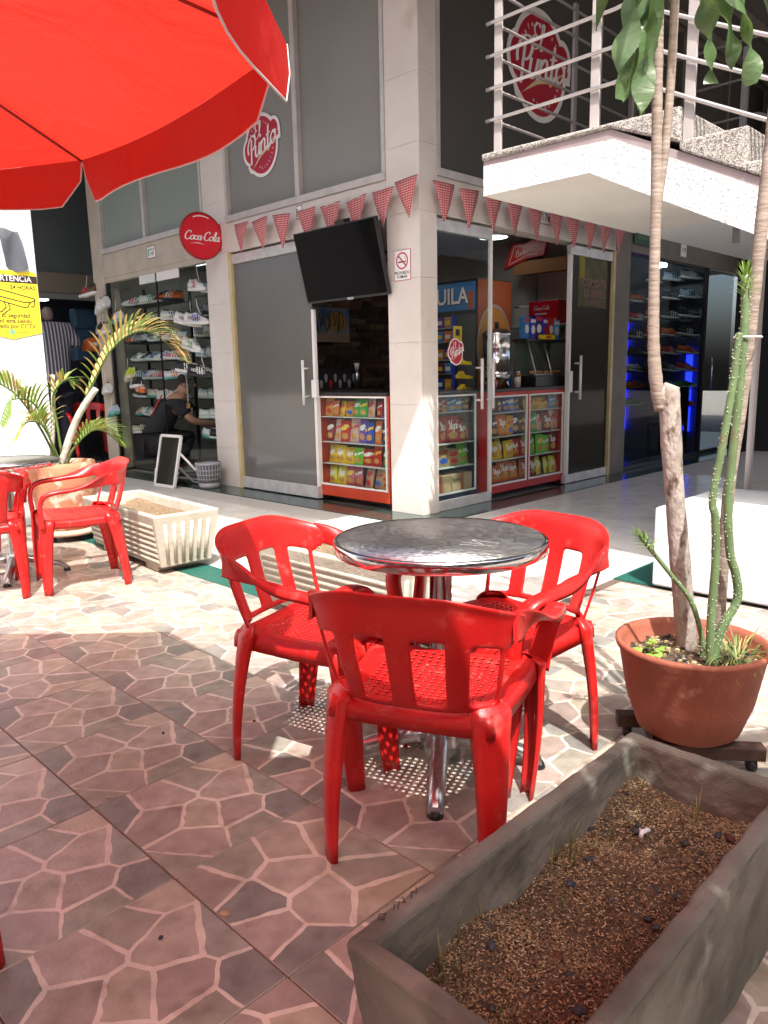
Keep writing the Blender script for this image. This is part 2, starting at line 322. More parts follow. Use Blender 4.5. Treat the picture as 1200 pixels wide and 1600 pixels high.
def facing(loc, d):          # local x = reading direction, y = up, z = out of the face
    if d == '-x': c = ((0,-1,0),(0,0,1),(-1,0,0))
    else: c = ((1,0,0),(0,0,1),(0,-1,0))
    return Matrix(((c[0][0],c[1][0],c[2][0],loc[0]),(c[0][1],c[1][1],c[2][1],loc[1]),(c[0][2],c[1][2],c[2][2],loc[2]),(0,0,0,1)))
def baked(o, sub=0, solid=0., offset=0.):
    if solid:
        m = o.modifiers.new('s', 'SOLIDIFY'); m.thickness = solid; m.offset = offset
    if sub:
        m = o.modifiers.new('u', 'SUBSURF'); m.levels = sub; m.render_levels = sub
    dg = bpy.context.evaluated_depsgraph_get(); dg.update(); me = bpy.data.meshes.new_from_object(o.evaluated_get(dg))
    o.modifiers.clear(); old = o.data; o.data = me; me.name = old.name
    for p in me.polygons: p.use_smooth = True
    return o
def smooth_path(pts, n=6):
    P_ = [Vector(p) for p in pts]; out = []
    for i in range(len(P_)-1):
        p0, p1, p2, p3 = P_[max(i-1,0)], P_[i], P_[i+1], P_[min(i+2,len(P_)-1)]
        for k in range(n):
            t = k/n; out.append(.5*((2*p1)+(p2-p0)*t+(2*p0-5*p1+4*p2-p3)*t*t+(3*p1-p0-3*p2+p3)*t**3))
    out.append(P_[-1]); return out
_tc = {}
def textmb(mb, s, size, cx=0, cy=0, z=.001, m=0, bold=0., shear=0., M=None, sx=1.):
    key = (s, bold, shear)
    if key not in _tc:
        cu = bpy.data.curves.new('t', 'FONT'); cu.body = s; cu.size = 1; cu.align_x = 'CENTER'; cu.align_y = 'CENTER'; cu.offset = bold; cu.shear = shear; cu.resolution_u = 3
        o = bpy.data.objects.new('t', cu); C.objects.link(o)
        dg = bpy.context.evaluated_depsgraph_get(); dg.update(); me = bpy.data.meshes.new_from_object(o.evaluated_get(dg))
        _tc[key] = ([tuple(v.co) for v in me.vertices], [tuple(p.vertices) for p in me.polygons])
        bpy.data.objects.remove(o); bpy.data.meshes.remove(me); bpy.data.curves.remove(cu)
    vs, fs = _tc[key]; pts = [Vector((cx+v[0]*size*sx, cy+v[1]*size, z)) for v in vs]
    if M: pts = [M @ p for p in pts]
    mb.add(pts, fs, m)
SC = {'C': (1.35,[[(1.3,1.55),(1.05,1.95),(.55,1.9),(.12,1.25),(.12,.45),(.5,.0),(1.0,.08),(1.35,.42)]]),
 'o': (1.0,[[(.5,1),(.12,.72),(.1,.28),(.45,0),(.85,.25),(.88,.7),(.5,1),(1.05,.85)]]), 'c': (.85,[[(.85,.78),(.55,1),(.18,.8),(.1,.35),(.4,0),(.9,.28)]]),
 'a': (1.05,[[(.85,.75),(.5,1),(.1,.6),(.2,.1),(.5,.05),(.8,.5),(.9,1)],[(.9,1),(.8,.3),(.92,0),(1.15,.2)]]), 'l': (.6,[[(.1,.3),(.5,1.45),(.5,2),(.27,1.9),(.2,.5),(.35,0),(.65,.25)]]),
 '-': (.6,[[(.1,.55),(.55,.62)]]), 'E': (1.15,[[(1.1,1.7),(.7,2),(.25,1.7),(.35,1.2),(.75,1.05)],[(.75,1.05),(.2,.9),(.05,.4),(.4,0),(.9,.1),(1.2,.45)]]),
 'P': (1.15,[[(.45,-.35),(.45,1.0),(.5,1.75)],[(-.1,.7),(-.2,1.3),(.2,1.9),(.8,2.0),(1.2,1.6),(1.1,1.1),(.75,.85),(.45,.9)]]),
 'u': (1.0,[[(.1,1),(.05,.3),(.3,0),(.6,.2),(.8,1)],[(.8,1),(.75,.3),(.92,0),(1.1,.2)]]), 'n': (1.0,[[(.1,1),(.1,0)],[(.1,.6),(.45,1),(.75,.85),(.75,.2),(.92,0),(1.1,.2)]]),
 't': (.75,[[(.4,1.8),(.3,.3),(.5,0),(.8,.25)],[(0,1.1),(.75,1.15)]]), 'B': (1.25,[[(.3,0),(.35,2)],[(.05,1.7),(.6,2.0),(1.1,1.7),(.9,1.15),(.4,1.05)],[(.4,1.05),(1.1,.95),(1.2,.3),(.7,0),(.2,.1)]]),
 'd': (1.05,[[(.8,.75),(.5,1),(.1,.6),(.2,.1),(.5,.05),(.8,.5)],[(.9,2),(.8,.3),(.95,0),(1.15,.2)]]), 'w': (1.2,[[(.05,1),(.15,.15),(.4,.05),(.6,1)],[(.6,1),(.65,.15),(.9,.05),(1.15,1)]]),
 'e': (.85,[[(.1,.45),(.8,.6),(.7,.95),(.35,1),(.1,.5),(.3,.02),(.9,.2)]]), 'i': (.5,[[(.15,1),(.15,.2),(.3,0),(.55,.2)],[(.2,1.4),(.2,1.55)]]),
 's': (.75,[[(.7,.85),(.4,1),(.15,.8),(.6,.4),(.5,.02),(.1,.1)]]), 'r': (.7,[[(.1,1),(.1,0)],[(.1,.6),(.35,.95),(.7,.9)]]),
 'Y': (1.0,[[(.05,2),(.25,1.25),(.75,1.25)],[(1.1,2),(.75,1.1),(.4,0)]]), 'p': (.95,[[(.1,1),(.05,-.8)],[(.1,.7),(.5,1),(.85,.6),(.6,.05),(.15,.15)]]), ' ': (.6, [])}
def script(mb, s, width, cx, cy, z=.001, m=0, slant=.28, thick=.2, M=None, rise=0.):
    tot = sum(SC[c][0] for c in s); k = width/tot; x = 0
    zi = 0
    for c in s:
        adv, sts = SC[c]
        for st in sts:
            zi += 1
            P_ = smooth_path([(a, b, 0) for a, b in st], 5); vs = []
            for i, p in enumerate(P_):
                t = (P_[min(i+1,len(P_)-1)]-P_[max(i-1,0)]).normalized(); nn = Vector((-t.y, t.x, 0))
                h = thick*(.45+.75*abs(t.y))*.5
                for sg in (1, -1):
                    q = p+nn*h*sg; X = x+q.x+slant*q.y-tot/2-slant*.5; Y = q.y-.7
                    v = Vector((cx+X*k, cy+(Y+rise*X)*k, z+zi*.00004+i*.000002)); vs.append(M @ v if M else v)
            mb.add(vs, [(2*i+1, 2*i+3, 2*i+2, 2*i) for i in range(len(P_)-1)], m)
        x += adv
def disc(cx, cy, rx, ry=None, n=40): ry = ry or rx; return [(cx+rx*math.cos(2*math.pi*i/n), cy+ry*math.sin(2*math.pi*i/n)) for i in range(n)]

# ================================================================== GROUND
g = struct(MB().box(-40, 40, -40, 40, -.3, -.03).build('ground', GROUND))
XC, YC = 4.776, 4.273                                             # building corner
TX0, TY0, TS = .808, 1.112, .45

def stone_tile(seed, mesh_name):
    rr = random.Random(seed); S = TS-.0065; h = S/2; pts = []
    while len(pts) < 13:
        p = (rr.uniform(-h, h), rr.uniform(-h, h))
        if all((p[0]-q[0])**2+(p[1]-q[1])**2 > .0100 for q in pts): pts.append(p)
    mb = MB(); mb.box(-h, h, -h, h, -.012, 0, 0)
    pal = [(.42,.375,.325),(.48,.40,.34),(.44,.39,.335),(.52,.44,.35),(.38,.36,.32),(.47,.375,.33),(.42,.39,.325)]
    wd = .0058
    for i, p in enumerate(pts):
        poly = [(-h, -h), (h, -h), (h, h), (-h, h)]
        for j, q in enumerate(pts):
            if i == j: continue
            dx, dy = q[0]-p[0], q[1]-p[1]; d = math.hypot(dx, dy); nx, ny = dx/d, dy/d; lim = (p[0]*nx+p[1]*ny)+d/2-(.0038+.0048*((i*j*7+i+j) % 5)/4)
            new = []
            for a in range(len(poly)):
                A, B = poly[a], poly[(a+1) % len(poly)]; da = A[0]*nx+A[1]*ny-lim; db = B[0]*nx+B[1]*ny-lim
                if da <= 0: new.append(A)
                if da*db < 0: t = da/(da-db); new.append((A[0]+(B[0]-A[0])*t, A[1]+(B[1]-A[1])*t))
            poly = new
            if len(poly) < 3: break
        if len(poly) < 3: continue
        out = []
        for a in range(len(poly)):
            A, B = poly[a], poly[(a+1) % len(poly)]; out.append(A)
            edge = any(abs(A[k]) > h-.001 and abs(B[k]-A[k]) < .001 for k in (0, 1))
            n = int(math.hypot(B[0]-A[0], B[1]-A[1])/.022)
            for q in range(1, n):
                t = q/n; j = 0 if edge else .003
                out.append((A[0]+(B[0]-A[0])*t+rr.uniform(-j, j), A[1]+(B[1]-A[1])*t+rr.uniform(-j, j)))
        c = (.285,.272,.25) if i in (2, 8) else rr.choice(pal); k = rr.uniform(.80, 1.0); c = tuple(x*k for x in c)
        mb.add([(x, y, .0004) for x, y in out], [tuple(range(len(out)))], 1, False, c)
    return mb.mesh(mesh_name, [MORTAR, STONE])
floor = struct(MB().box(-2.6, 4.0, -1.8, 2.08, -.03, -.006).box(-2.6, 2.385, 2.08, 7.4, -.03, -.006).build('patio_floor', GROUT))
tiles = [stone_tile(3, 'tile_print_a'), stone_tile(11, 'tile_print_b')]
def clip_tile(x0, x1, y0, y1, i):
    sx, sy = (x1-x0)/TS, (y1-y0)/TS
    o = inst(tiles[i], 'floor_tile', floor, ((x0+x1)/2, (y0+y1)/2, 0))
    if sx < .98 or sy < .98: o.scale = (max(sx-.002, .05), max(sy-.002, .05), 1)
for i in range(-7, 8):
    for j in range(-6, 14):
        x0, y0 = TX0+TS*i, TY0+TS*j; x1, y1 = x0+TS, y0+TS
        if x0 < -2.35: continue
        k = (i*3+j*5) % 4 == 0
        if y0 < 2.0:
            if x0 > 3.95: continue
            y1 = min(y1, 2.08) if j == 2 else y1; clip_tile(x0, min(x1, 4.0), y0, y1, int(k))
        else:
            if x0 > 2.2: continue
            clip_tile(x0, min(x1, 2.385), y0, y1, int(k))
struct(wbox('green_border', 2.388, 2.60, 2.082, 7.4, -.03, .001, GREEN))
struct(wbox('green_carpet', 4.002, 7.0, .9, 2.078, -.03, .001, GREEN))
walk = struct(MB().box(2.602, 4.42, 2.084, 11.4, -.03, -.006).box(4.422, 16, 2.084, 3.95, -.03, -.006).build('walkway_floor', LGROUT))
wt = MB().box(-.2475, .2475, -.2475, .2475, -.012, 0).mesh('walk_tile', WTILE)
x = 2.602
for i in range(12):
    for j in range(18):
        x0, y0 = 2.604+.5*i, 2.086+.5*j
        if x0 > 4.2 and y0 > 3.7: continue
        if i > 9 and y0 > 3.7: continue
        x1 = min(x0+.5, 4.42) if (y0 > 3.8) else x0+.5; y1 = min(y0+.5, 3.95) if x0 >= 4.1 else y0+.5
        if x0 < 4.42 < x0+.5 and y0 < 3.8: y1 = y0+.5 if y0+.5 < 3.95 else 3.95
        if x1-x0 < .05 or y1-y0 < .05: continue
        o = inst(wt, 'floor_tile', walk, ((x0+x1)/2, (y0+y1)/2, 0)); o.scale = ((x1-x0)/.5, (y1-y0)/.5, 1)
struct(MB().box(4.424, 4.774, 3.952, 11.4, -.03, .0015).box(4.776, 16, 3.952, 4.271, -.03, .0015).build('threshold_floor', THRESH))

# ================================================================== BUILDING
def column(name, label, x0, x1, y0, y1, z1, m, course=.52, first=.43):
    o = E(name, label, 'column', ((x0+x1)/2, (y0+y1)/2, 0)); cx, cy_ = (x0+x1)/2, (y0+y1)/2; hx, hy = (x1-x0)/2, (y1-y0)/2
    MB().box(-hx+.006, hx-.006, -hy+.006, hy-.006, 0, z1).build('core', LGROUT, o)
    z = 0; h = first
    while z < z1-.01:
        t = min(z+h, z1); MB().box(-hx, hx, -hy, hy, z+.0008, t-.0008).build('cladding_panel', m, o, .002, 1); z = t; h = course
    return o
column('column', 'pale clad corner column with a no smoking sign on it', XC, 4.99, YC, 4.645, 5.15, CLAD)
column('column', 'pale clad pillar between the sneaker shop and the grey glass door', XC, 4.985, 6.985, 7.42, 5.15, CLAD)
column('column', 'beige pillar at the far left end of the sneaker shop front', XC, 4.985, 9.86, 10.17, 5.15, BEIGE, 1.2, 1.2)
column('column', 'dark beige pillar right of the brown glass door', 8.02, 8.38, YC+.004, 4.45, 2.79, DARKBEIGE, 1.3, 1.3)
def beam(label, x0, x1, y0, y1, z0, z1, m):
    return tag(wbox('lintel_beam', x0, x1, y0, y1, z0, z1, m, None, .004), label, 'beam')
beam('beige beam above the grey glass door behind the checked pennants', XC+.002, 4.98, 4.647, 6.983, 2.50, 2.80, CLAD)
beam('beige beam above the sneaker shop window with a small number plate', XC+.002, 4.98, 7.422, 9.858, 2.52, 2.82, BEIGE)
beam('beam above the snack counter opening with plate 178', 4.992, 8.018, YC+.002, 4.45, 2.50, 2.80, CLAD)
beam('dark beam above the blue lit shop on the right', 8.382, 14.5, YC+.002, 4.45, 2.52, 2.85, DARKBEIGE)
def upwin(label, axis, a0, a1, z0, z1, mull, film, fr=FRAME):
    o = E('upper_window', label, 'window')
    def bx(u0, u1, d0, d1, q0, q1):
        return MB().box(XC+d0, XC+d1, u0, u1, q0, q1) if axis == 'y' else MB().box(u0, u1, YC+d0, YC+d1, q0, q1)
    bx(a0, a1, -.02, .10, z0, z0+.06).build('sill', fr, o); bx(a0, a1, .0, .10, z1-.06, z1).build('head', fr, o)
    ed = [a0]+list(mull)+[a1]
    for u in mull: bx(u-.03, u+.03, -.012, .10, z0+.06, z1-.06).build('mullion', fr, o)
    for u in (a0, a1-.04): bx(u, u+.04, -.008, .10, z0+.06, z1-.06).build('jamb', fr, o)
    for p, q in zip(ed[:-1], ed[1:]): bx(p+.03, q-.03, .04, .048, z0+.05, z1-.05).build('pane', film, o)
    bx(a0, a1, .11, .2, z0, z1).build('backing', DARKW, o)
    return o
upwin('grey filmed upper window left of the corner column', 'y', 4.647, 6.983, 2.80, 5.15, (5.79,), UPFILM)
upwin('greenish filmed upper window above the sneaker shop', 'y', 7.422, 9.858, 2.82, 5.15, (8.7,), UPFILM2)
upwin('dark upper window right of the column bearing the big round logo', 'x', 4.992, 8.3, 2.80, 5.15, (7.55,), UPFILM3)
upwin('dark upper window row above the blue lit shop', 'x', 8.302, 14.5, 2.85, 5.15, (9.5, 10.9, 12.3), UPFILM3, DARKBEIGE)
# far shop behind the recess
o = E('shop_front', 'dark shop front at the end of the left walkway with hanging clothes', 'shop')
MB().box(1.5, 7.5, 11.5, 11.6, 2.77, 5.15).build('upper_panel', mat('slate_panel', (.085,.10,.10), .5, col2=(.07,.085,.085), nscale=3), o)
MB().box(1.5, 7.5, 11.48, 11.66, 2.49, 2.768).build('beam', mat('tan_beam', (.17,.145,.11), .6), o)
MB().box(1.5, 7.5, 11.5, 11.58, 2.40, 2.487).build('track', mat('grey_track', (.18,.18,.17), .5), o)
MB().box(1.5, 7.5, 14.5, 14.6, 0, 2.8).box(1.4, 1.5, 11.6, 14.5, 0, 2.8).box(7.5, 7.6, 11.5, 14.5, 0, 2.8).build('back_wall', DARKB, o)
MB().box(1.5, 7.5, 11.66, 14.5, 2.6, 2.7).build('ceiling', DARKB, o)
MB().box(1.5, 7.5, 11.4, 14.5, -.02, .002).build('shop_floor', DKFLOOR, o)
for (lx, ly) in ((4.75, 12.2), (5.55, 12.6), (5.3, 13.6)): MB().box(lx-.22, lx+.22, ly-.08, ly+.08, 2.57, 2.598).build('ceiling_lamp', LAMPW, o)
# recess side wall of the sneaker shop
struct(wbox('recess_wall', 4.99, 7.5, 10.05, 10.17, 0, 5.15, BEIGE))
# interior shells
sh = struct(MB().box(4.99, 8.0, 4.46, 6.98, -.02, .003).build('cafe_floor', DKFLOOR))
struct(MB().box(4.985, 8.1, 4.455, 7.05, 2.76, 2.80).build('cafe_ceiling', INWHITE))
struct(wbox('partition_wall', 8.1, 8.2, 4.452, 7.3, 0, 2.76, INWHITE))
struct(wbox('cafe_back_wall', 7.4, 8.1, 7.0, 7.1, 0, 2.76, INWHITE))
bw = struct(wbox('brick_wall', 4.986, 7.4, 7.035, 7.13, 0, 2.76, mat('brick_bed', (.02,.014,.012), .9)))
bms = []
for wd in (.20, .27, .15):
    b = MB().box(0, wd-.006, -.035, 0, 0, .052).mesh('cladding_brick', BRICKS[0]); bms.append((wd, b))
for r in range(50):
    z = .02+r*.055; x = 5.0-rnd.uniform(0, .1)*0
    if z < .85 or z > 2.7: continue
    x = 5.35 if z < 1.9 else 5.0
    x += rnd.uniform(0, .08)
    while x < 7.15:
        wd, b = rnd.choice(bms); ob = inst(b, 'brick', bw, (x, 7.034+rnd.uniform(-.012, .006), z), None, [rnd.choice(BRICKS)]); x += wd
struct(MB().box(4.99, 9.6, 7.2, 10.05, -.02, .003).build('sneaker_shop_floor', DKFLOOR))
struct(MB().box(4.985, 9.7, 7.14, 10.05, 2.76, 2.80).build('sneaker_shop_ceiling', GREYW))
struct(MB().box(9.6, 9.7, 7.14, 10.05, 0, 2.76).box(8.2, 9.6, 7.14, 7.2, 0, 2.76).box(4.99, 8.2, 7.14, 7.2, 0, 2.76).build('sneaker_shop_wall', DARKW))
struct(MB().box(8.2, 14.5, 4.46, 9.0, -.02, .003).build('blue_shop_floor', DKFLOOR))
struct(MB().box(8.2, 14.5, 4.455, 9.0, 2.86, 2.9).build('blue_shop_ceiling', mat('blue_shop_ceiling_paint', (.22,.24,.28), .7)))
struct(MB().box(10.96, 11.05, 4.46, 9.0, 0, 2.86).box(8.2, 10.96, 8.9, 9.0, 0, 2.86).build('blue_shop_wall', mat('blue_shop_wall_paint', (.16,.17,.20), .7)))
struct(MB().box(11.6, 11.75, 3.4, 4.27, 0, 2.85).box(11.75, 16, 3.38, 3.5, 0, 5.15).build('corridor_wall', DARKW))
# roof, mostly out of view; outline shaped for the shade it casts below
struct(MB().poly([(1.75, 14), (1.75, 2.12), (3.62, 2.12), (3.62, -3), (18, -3), (18, 14)], 5.15, 5.4).build('roof', mat('roof_soffit', (.06,.055,.05), .8)))
rb = [MB().box(3.7, 16, y, y+.06, 5.06, 5.148).build('roof_batten', DARKBEIGE) for y in (-1.5, -.6, .3, 1.2, 2.1, 2.9, 3.6, 4.1)]
ro = bpy.data.objects['roof']
for b in rb: b.parent = ro

# ---- doors
def handle(o, x, y, z0, z1, ax, n):
    mb = MB()
    if ax == 'y': mb.tube([(x-.07, y, z0), (x-.07, y, z1)], .014, 10); [mb.tube([(x-.07, y, z), (x, y, z)], .009, 8) for z in (z0+.08, z1-.08)]
    else: mb.tube([(x, y-.07, z0), (x, y-.07, z1)], .014, 10); [mb.tube([(x, y-.07, z), (x, y, z)], .009, 8) for z in (z0+.08, z1-.08)]
    mb.build('handle', TRIM, o)
d1 = E('glass_door', 'grey filmed sliding glass door left of the open snack counter', 'door')
MB().box(4.80, 4.812, 5.69, 6.93, .12, 2.40).build('pane', FILM, d1)
MB().box(4.775, 4.835, 5.66, 6.93, 2.38, 2.475).build('top_rail', ALU, d1, .003)
MB().box(4.772, 4.838, 5.66, 6.93, .012, .13).build('bottom_rail', ALU, d1, .003)
MB().box(4.79, 4.825, 5.655, 5.69, .13, 1.83).build('edge_stile', TRIM, d1, .003)
MB().box(4.762, 4.80, 5.62, 5.69, 1.0, 1.17).build('lock_plate', TRIM, d1, .004)
handle(d1, 4.80, 5.77, .93, 1.36, 'y', 1)
MB().box(4.765, 4.84, 6.932, 6.984, 0, 2.495).build('jamb', CREAM, d1, .003)
d2 = E('glass_panel', 'clear fixed glass panel beside the corner column with a small round sticker', 'glass panel')
MB().box(4.992, 5.735, 4.285, 4.295, .09, 2.40).build('pane', GLASS, d2)
MB().box(4.992, 5.76, 4.275, 4.33, 2.38, 2.475).build('top_rail', ALU, d2, .003)
MB().box(4.992, 5.76, 4.275, 4.31, .004, .09).build('bottom_rail', ALU, d2, .003)
MB().box(5.735, 5.763, 4.276, 4.31, .09, 2.38).build('edge_stile', TRIM, d2, .003)
handle(d2, 5.53, 4.285, .88, 1.33, 'x', 1); handle(d2, 5.70, 4.285, .88, 1.33, 'x', 1)
d3 = E('glass_door', 'brown filmed sliding glass door with a faded poster right of the counter', 'door')
MB().box(7.14, 7.97, 4.30, 4.31, .10, 2.40).build('pane', FILM2, d3)
MB().box(7.10, 7.97, 4.278, 4.33, 2.38, 2.475).build('top_rail', ALU, d3, .003)
MB().box(7.08, 7.97, 4.278, 4.33, .006, .10).build('bottom_rail', ALU, d3, .003)
MB().box(7.105, 7.14, 4.28, 4.325, .10, 2.38).build('edge_stile', TRIM, d3, .003)
MB().box(7.09, 7.16, 4.262, 4.28, .98, 1.2).build('lock_plate', TRIM, d3, .003)
handle(d3, 7.26, 4.30, .90, 1.36, 'x', 1)
MB().box(7.972, 8.018, 4.265, 4.34, 0, 2.495).build('jamb', CREAM, d3, .003)
p = E('poster', 'faded dark poster with pink lettering behind the brown glass door', 'poster', M=facing((7.58, 4.299, 2.16), '-y'))
MB().box(-.30, .30, -.29, .29, -.0005, .0005).build('sheet', mat('poster_print', (.045,.043,.02), .7, col2=(.10,.09,.03), nscale=9), p)
MB().box(-.27, -.17, .0, .24, .0006, .0012).build('picture_block', mat('poster_ochre', (.20,.17,.02), .7), p)
mb = MB(); textmb(mb, 'COMO TE', .115, .04, -.04, .0015, 0, .012); textmb(mb, 'QUIERES', .115, .04, -.15, .0015, 0, .012); textmb(mb, 'VER HOY', .075, .04, -.24, .0015, 0, .01)
mb.build('lettering', mat('poster_pink', (.22,.11,.11), .7), p)
# sneaker shop front glass
d4 = E('shop_window', 'sliding glass front of the sneaker shop with white head track', 'window')
MB().box(4.79, 4.798, 8.55, 9.80, .03, 2.46).build('pane', GLASS, d4); MB().box(4.82, 4.828, 7.45, 8.08, .03, 2.46).build('pane', GLASS, d4)
MB().box(4.785, 4.86, 7.422, 9.858, 2.46, 2.518).build('head_track', BEIGE, d4); MB().box(4.79, 4.80, 8.02, 8.95, 2.36, 2.46).build('white_strip', TRIM, d4)
MB().box(4.79, 4.83, 9.81, 9.858, 0, 2.46).build('jamb', BLACK, d4); MB().box(4.785, 4.80, 8.53, 8.55, .03, 2.46).build('edge_stile', BLACK, d4)
d5 = E('shop_window', 'dark glass front of the blue lit shop on the right', 'window')
MB().box(8.39, 10.6, 4.33, 4.338, .05, 2.5).build('pane', GLASSD, d5); MB().box(10.64, 11.55, 4.30, 4.308, .05, 2.5).build('pane', GLASSD, d5)
MB().box(10.60, 10.64, 4.29, 4.345, 0, 2.52).build('mullion', BLACK, d5); MB().box(8.39, 11.55, 4.30, 4.36, 0, .05).build('bottom_rail', BLACK, d5)
MB().tube([(10.8, 4.25, .9), (10.8, 4.25, 1.35)], .012).build('handle', STEEL, d5)

# ---- TV
t = E('television', 'black flat television hung tilted under the beam over the counter', 'television')
a, b_, c_, d_ = Vector((4.575, 5.645, 2.482)), Vector((4.575, 4.60, 2.482)), Vector((4.725, 4.585, 1.872)), Vector((4.725, 5.645, 1.872))
ux = (b_-a).normalized(); uy = (a-d_).normalized(); uz = ux.cross(uy); ctr = (a+b_+c_+d_)/4
t.matrix_world = Matrix(((ux.x,uy.x,uz.x,ctr.x),(ux.y,uy.y,uz.y,ctr.y),(ux.z,uy.z,uz.z,ctr.z),(0,0,0,1)))
MB().box(-.53, .53, -.315, .315, -.045, 0).build('housing', BLACK, t, .006)
MB().box(-.52, .52, -.295, .305, 0, .0015).build('screen', SCREEN, t)
MB().box(.02, .10, -.317, -.297, 0, .002).build('badge', GREYP, t)
MB().box(-.15, .15, -.1, .28, -.10, -.045).box(-.06, .06, .1, .35, -.18, -.10).build('bracket', BLACK, t)

# ---- logos and signs
def arc_text(mb, s, r, a0, a1, size, z, m, ry=1., flip=False):
    n = len(s)
    for i, ch in enumerate(s):
        if ch == ' ': continue
        a = R(a0+(a1-a0)*i/(n-1)); rot = a-math.pi/2 if not flip else a+math.pi/2
        M = Matrix.Translation((r*math.cos(a), r*ry*math.sin(a), z)) @ Matrix.Rotation(rot, 4, 'Z'); textmb(mb, ch, size, 0, 0, 0, m, .01, 0, M)
def punto(label, M, rx, ry, tilt, cat='sticker'):
    o = E('logo_sticker', label, cat, M=M @ Matrix.Rotation(R(tilt), 4, 'Z')); S = rx
    sub = Matrix.Diagonal((1, ry/rx, 1, 1))
    def outline(g_):
        mb = MB(); mb.poly(disc(0, 0, S+g_, ry+g_), 0, .0008+g_*.001, 0)
        return mb
    def pd(g_, z0, z1):
        mb = MB(); mb.poly(disc(0, 0, S+g_, ry+g_), z0, z1)
        mb.poly([(x, y) for x, y in disc(-.82*S, .02*ry, .36*S+g_, .42*ry+g_)], z0, z1+.0002)
        mb.poly([(x, y) for x, y in disc(.95*S, .30*ry, .26*S+g_, .30*ry+g_)], z0, z1+.0004)
        mb.poly([(-.85*S-g_, -.62*ry-g_), (-.62*S+g_, -.78*ry-g_), (.0, -.2*ry), (1.18*S+g_, .0*ry-g_*1.2), (1.22*S+g_, .12*ry+g_), (.2*S, .2*ry), (-.6*S, -.2*ry), (-.95*S-g_, -.5*ry)], z0, z1+.0006)
        return mb
    pd(.035*S/.26 if S > .1 else .012, 0, .001).build('white_outline', LOGOWHITE, o); pd(0, .001, .003).build('red_ground', LOGORED, o)
    mb = MB(); mb.poly([(-.75*S, -.66*ry), (-.2*S, -.32*ry), (.5*S, -.12*ry), (1.08*S, .06*ry), (.75*S, -.12*ry), (.42*S, -.36*ry), (.36*S, -.28*ry), (-.1*S, -.38*ry)], .0042, .005).build('swoosh', SWOOSH, o)
    mb = MB(); sc = sub
    script(mb, 'Punto', 1.95*S, .08*S, .02*ry/1, .006, 0, .22, .23, sc, .10); script(mb, 'El', .46*S, -.12*S, .48*S, .006, 0, .2, .2, sc)
    if S > .1: arc_text(mb, 'Cafeteria*', .82*S, 150, 40, .17*S, .0045, 0, ry/rx); arc_text(mb, '*Licores', .80*S, 250, 335, .17*S, .0045, 0, ry/rx, True)
    mb.build('lettering', LOGOWHITE, o); return o
punto('round red logo sticker on the grey upper window left', facing((4.806, 6.36, 3.435), '-x'), .232, .262, 9)
punto('large round red logo sticker on the dark upper window behind the stair rails', facing((6.51, 4.303, 4.0), '-y'), .40, .43, 1)
punto('small round red logo sticker on the clear glass panel', facing((5.24, 4.2835, 1.39), '-y'), .085, .105, 12)
# round drinks sign on bracket (hangs off the pillar, disc faces the courtyard)
cs = E('round_sign', 'red round drinks sign on a bracket at the pillar', 'sign', M=facing((4.555, 7.12, 2.665), '-y') @ Matrix.Rotation(R(-8), 4, 'Y'))
MB().poly(disc(0, 0, .235), -.04, .0).build('disc', COKERED, cs, .008)
mb = MB(); mb.loft([[(r*math.cos(2*math.pi*k/48), r*math.sin(2*math.pi*k/48), z) for k in range(48)] for r, z in ((.237,-.02),(.240,-.005),(.232,.004),(.222,.0015))], 0, True, False).build('rim', COKEDARK, cs)
MB().box(.16, .222, -.135, .14, -.036, -.006).build('bracket_plate', COKERED, cs, .004)
mb = MB(); script(mb, 'Coca-Cola', .385, .005, -.012, .0022, 0, .32, .27); mb.add([(-.15,-.085,.002),(-.06,-.075,.002),(.03,-.085,.002),(-.05,-.067,.002)], [(0,1,2,3)])
mb.build('lettering', LOGOWHITE, cs)
MB().poly([(.098*math.cos(a)*2.1, .205*math.sin(a)) for a in [R(65+5*i) for i in range(11)]]+[(.098*math.cos(a)*2.1, .193*math.sin(a)) for a in [R(115-5*i) for i in range(11)]], .001, .002).build('painted_gloss', PAPER, cs)  # white arc painted on as the highlight of the disc
mb = MB(); M90 = Matrix.Translation((.236, .0, .003)) @ Matrix.Rotation(R(90), 4, 'Z'); script(mb, 'Coca-Cola', .19, 0, 0, -.0045, 0, .3, .25, M90); mb.build('side_lettering', PAPER, cs)
# no smoking
ns = E('no_smoking_sign', 'small white no smoking sign on the corner column', 'sign', M=facing((4.774, 4.468, 2.10), '-x'))
MB().box(-.093, .093, -.122, .122, 0, .003).build('red_border', SREDPR, ns); MB().box(-.089, .089, -.118, .118, .003, .0045).build('panel', PAPER, ns)
mb = MB(); mb.loft([[(r*math.cos(2*math.pi*k/40), .035+r*math.sin(2*math.pi*k/40), .0052) for k in range(40)] for r in (.068, .056)], 0, False, False)
mb.box(-.058, .058, -.006, .006, .0045, .0056, 0, Matrix.Translation((0, .035, 0)) @ Matrix.Rotation(R(-45), 4, 'Z')).build('ban_ring', SREDPR, ns)
MB().box(-.045, .03, .02, .031, .0045, .005).box(.033, .045, .02, .031, .0045, .005).tube([(.035,.04,.005),(.04,.055,.005),(.03,.065,.005)], .002, 5).build('cigarette', INK, ns)
mb = MB(); textmb(mb, 'PROHIBIDO', .036, 0, -.062, .0052, 0, .018, 0, None, .9); textmb(mb, 'FUMAR', .036, 0, -.094, .0052, 0, .018); mb.build('lettering', INK, ns)
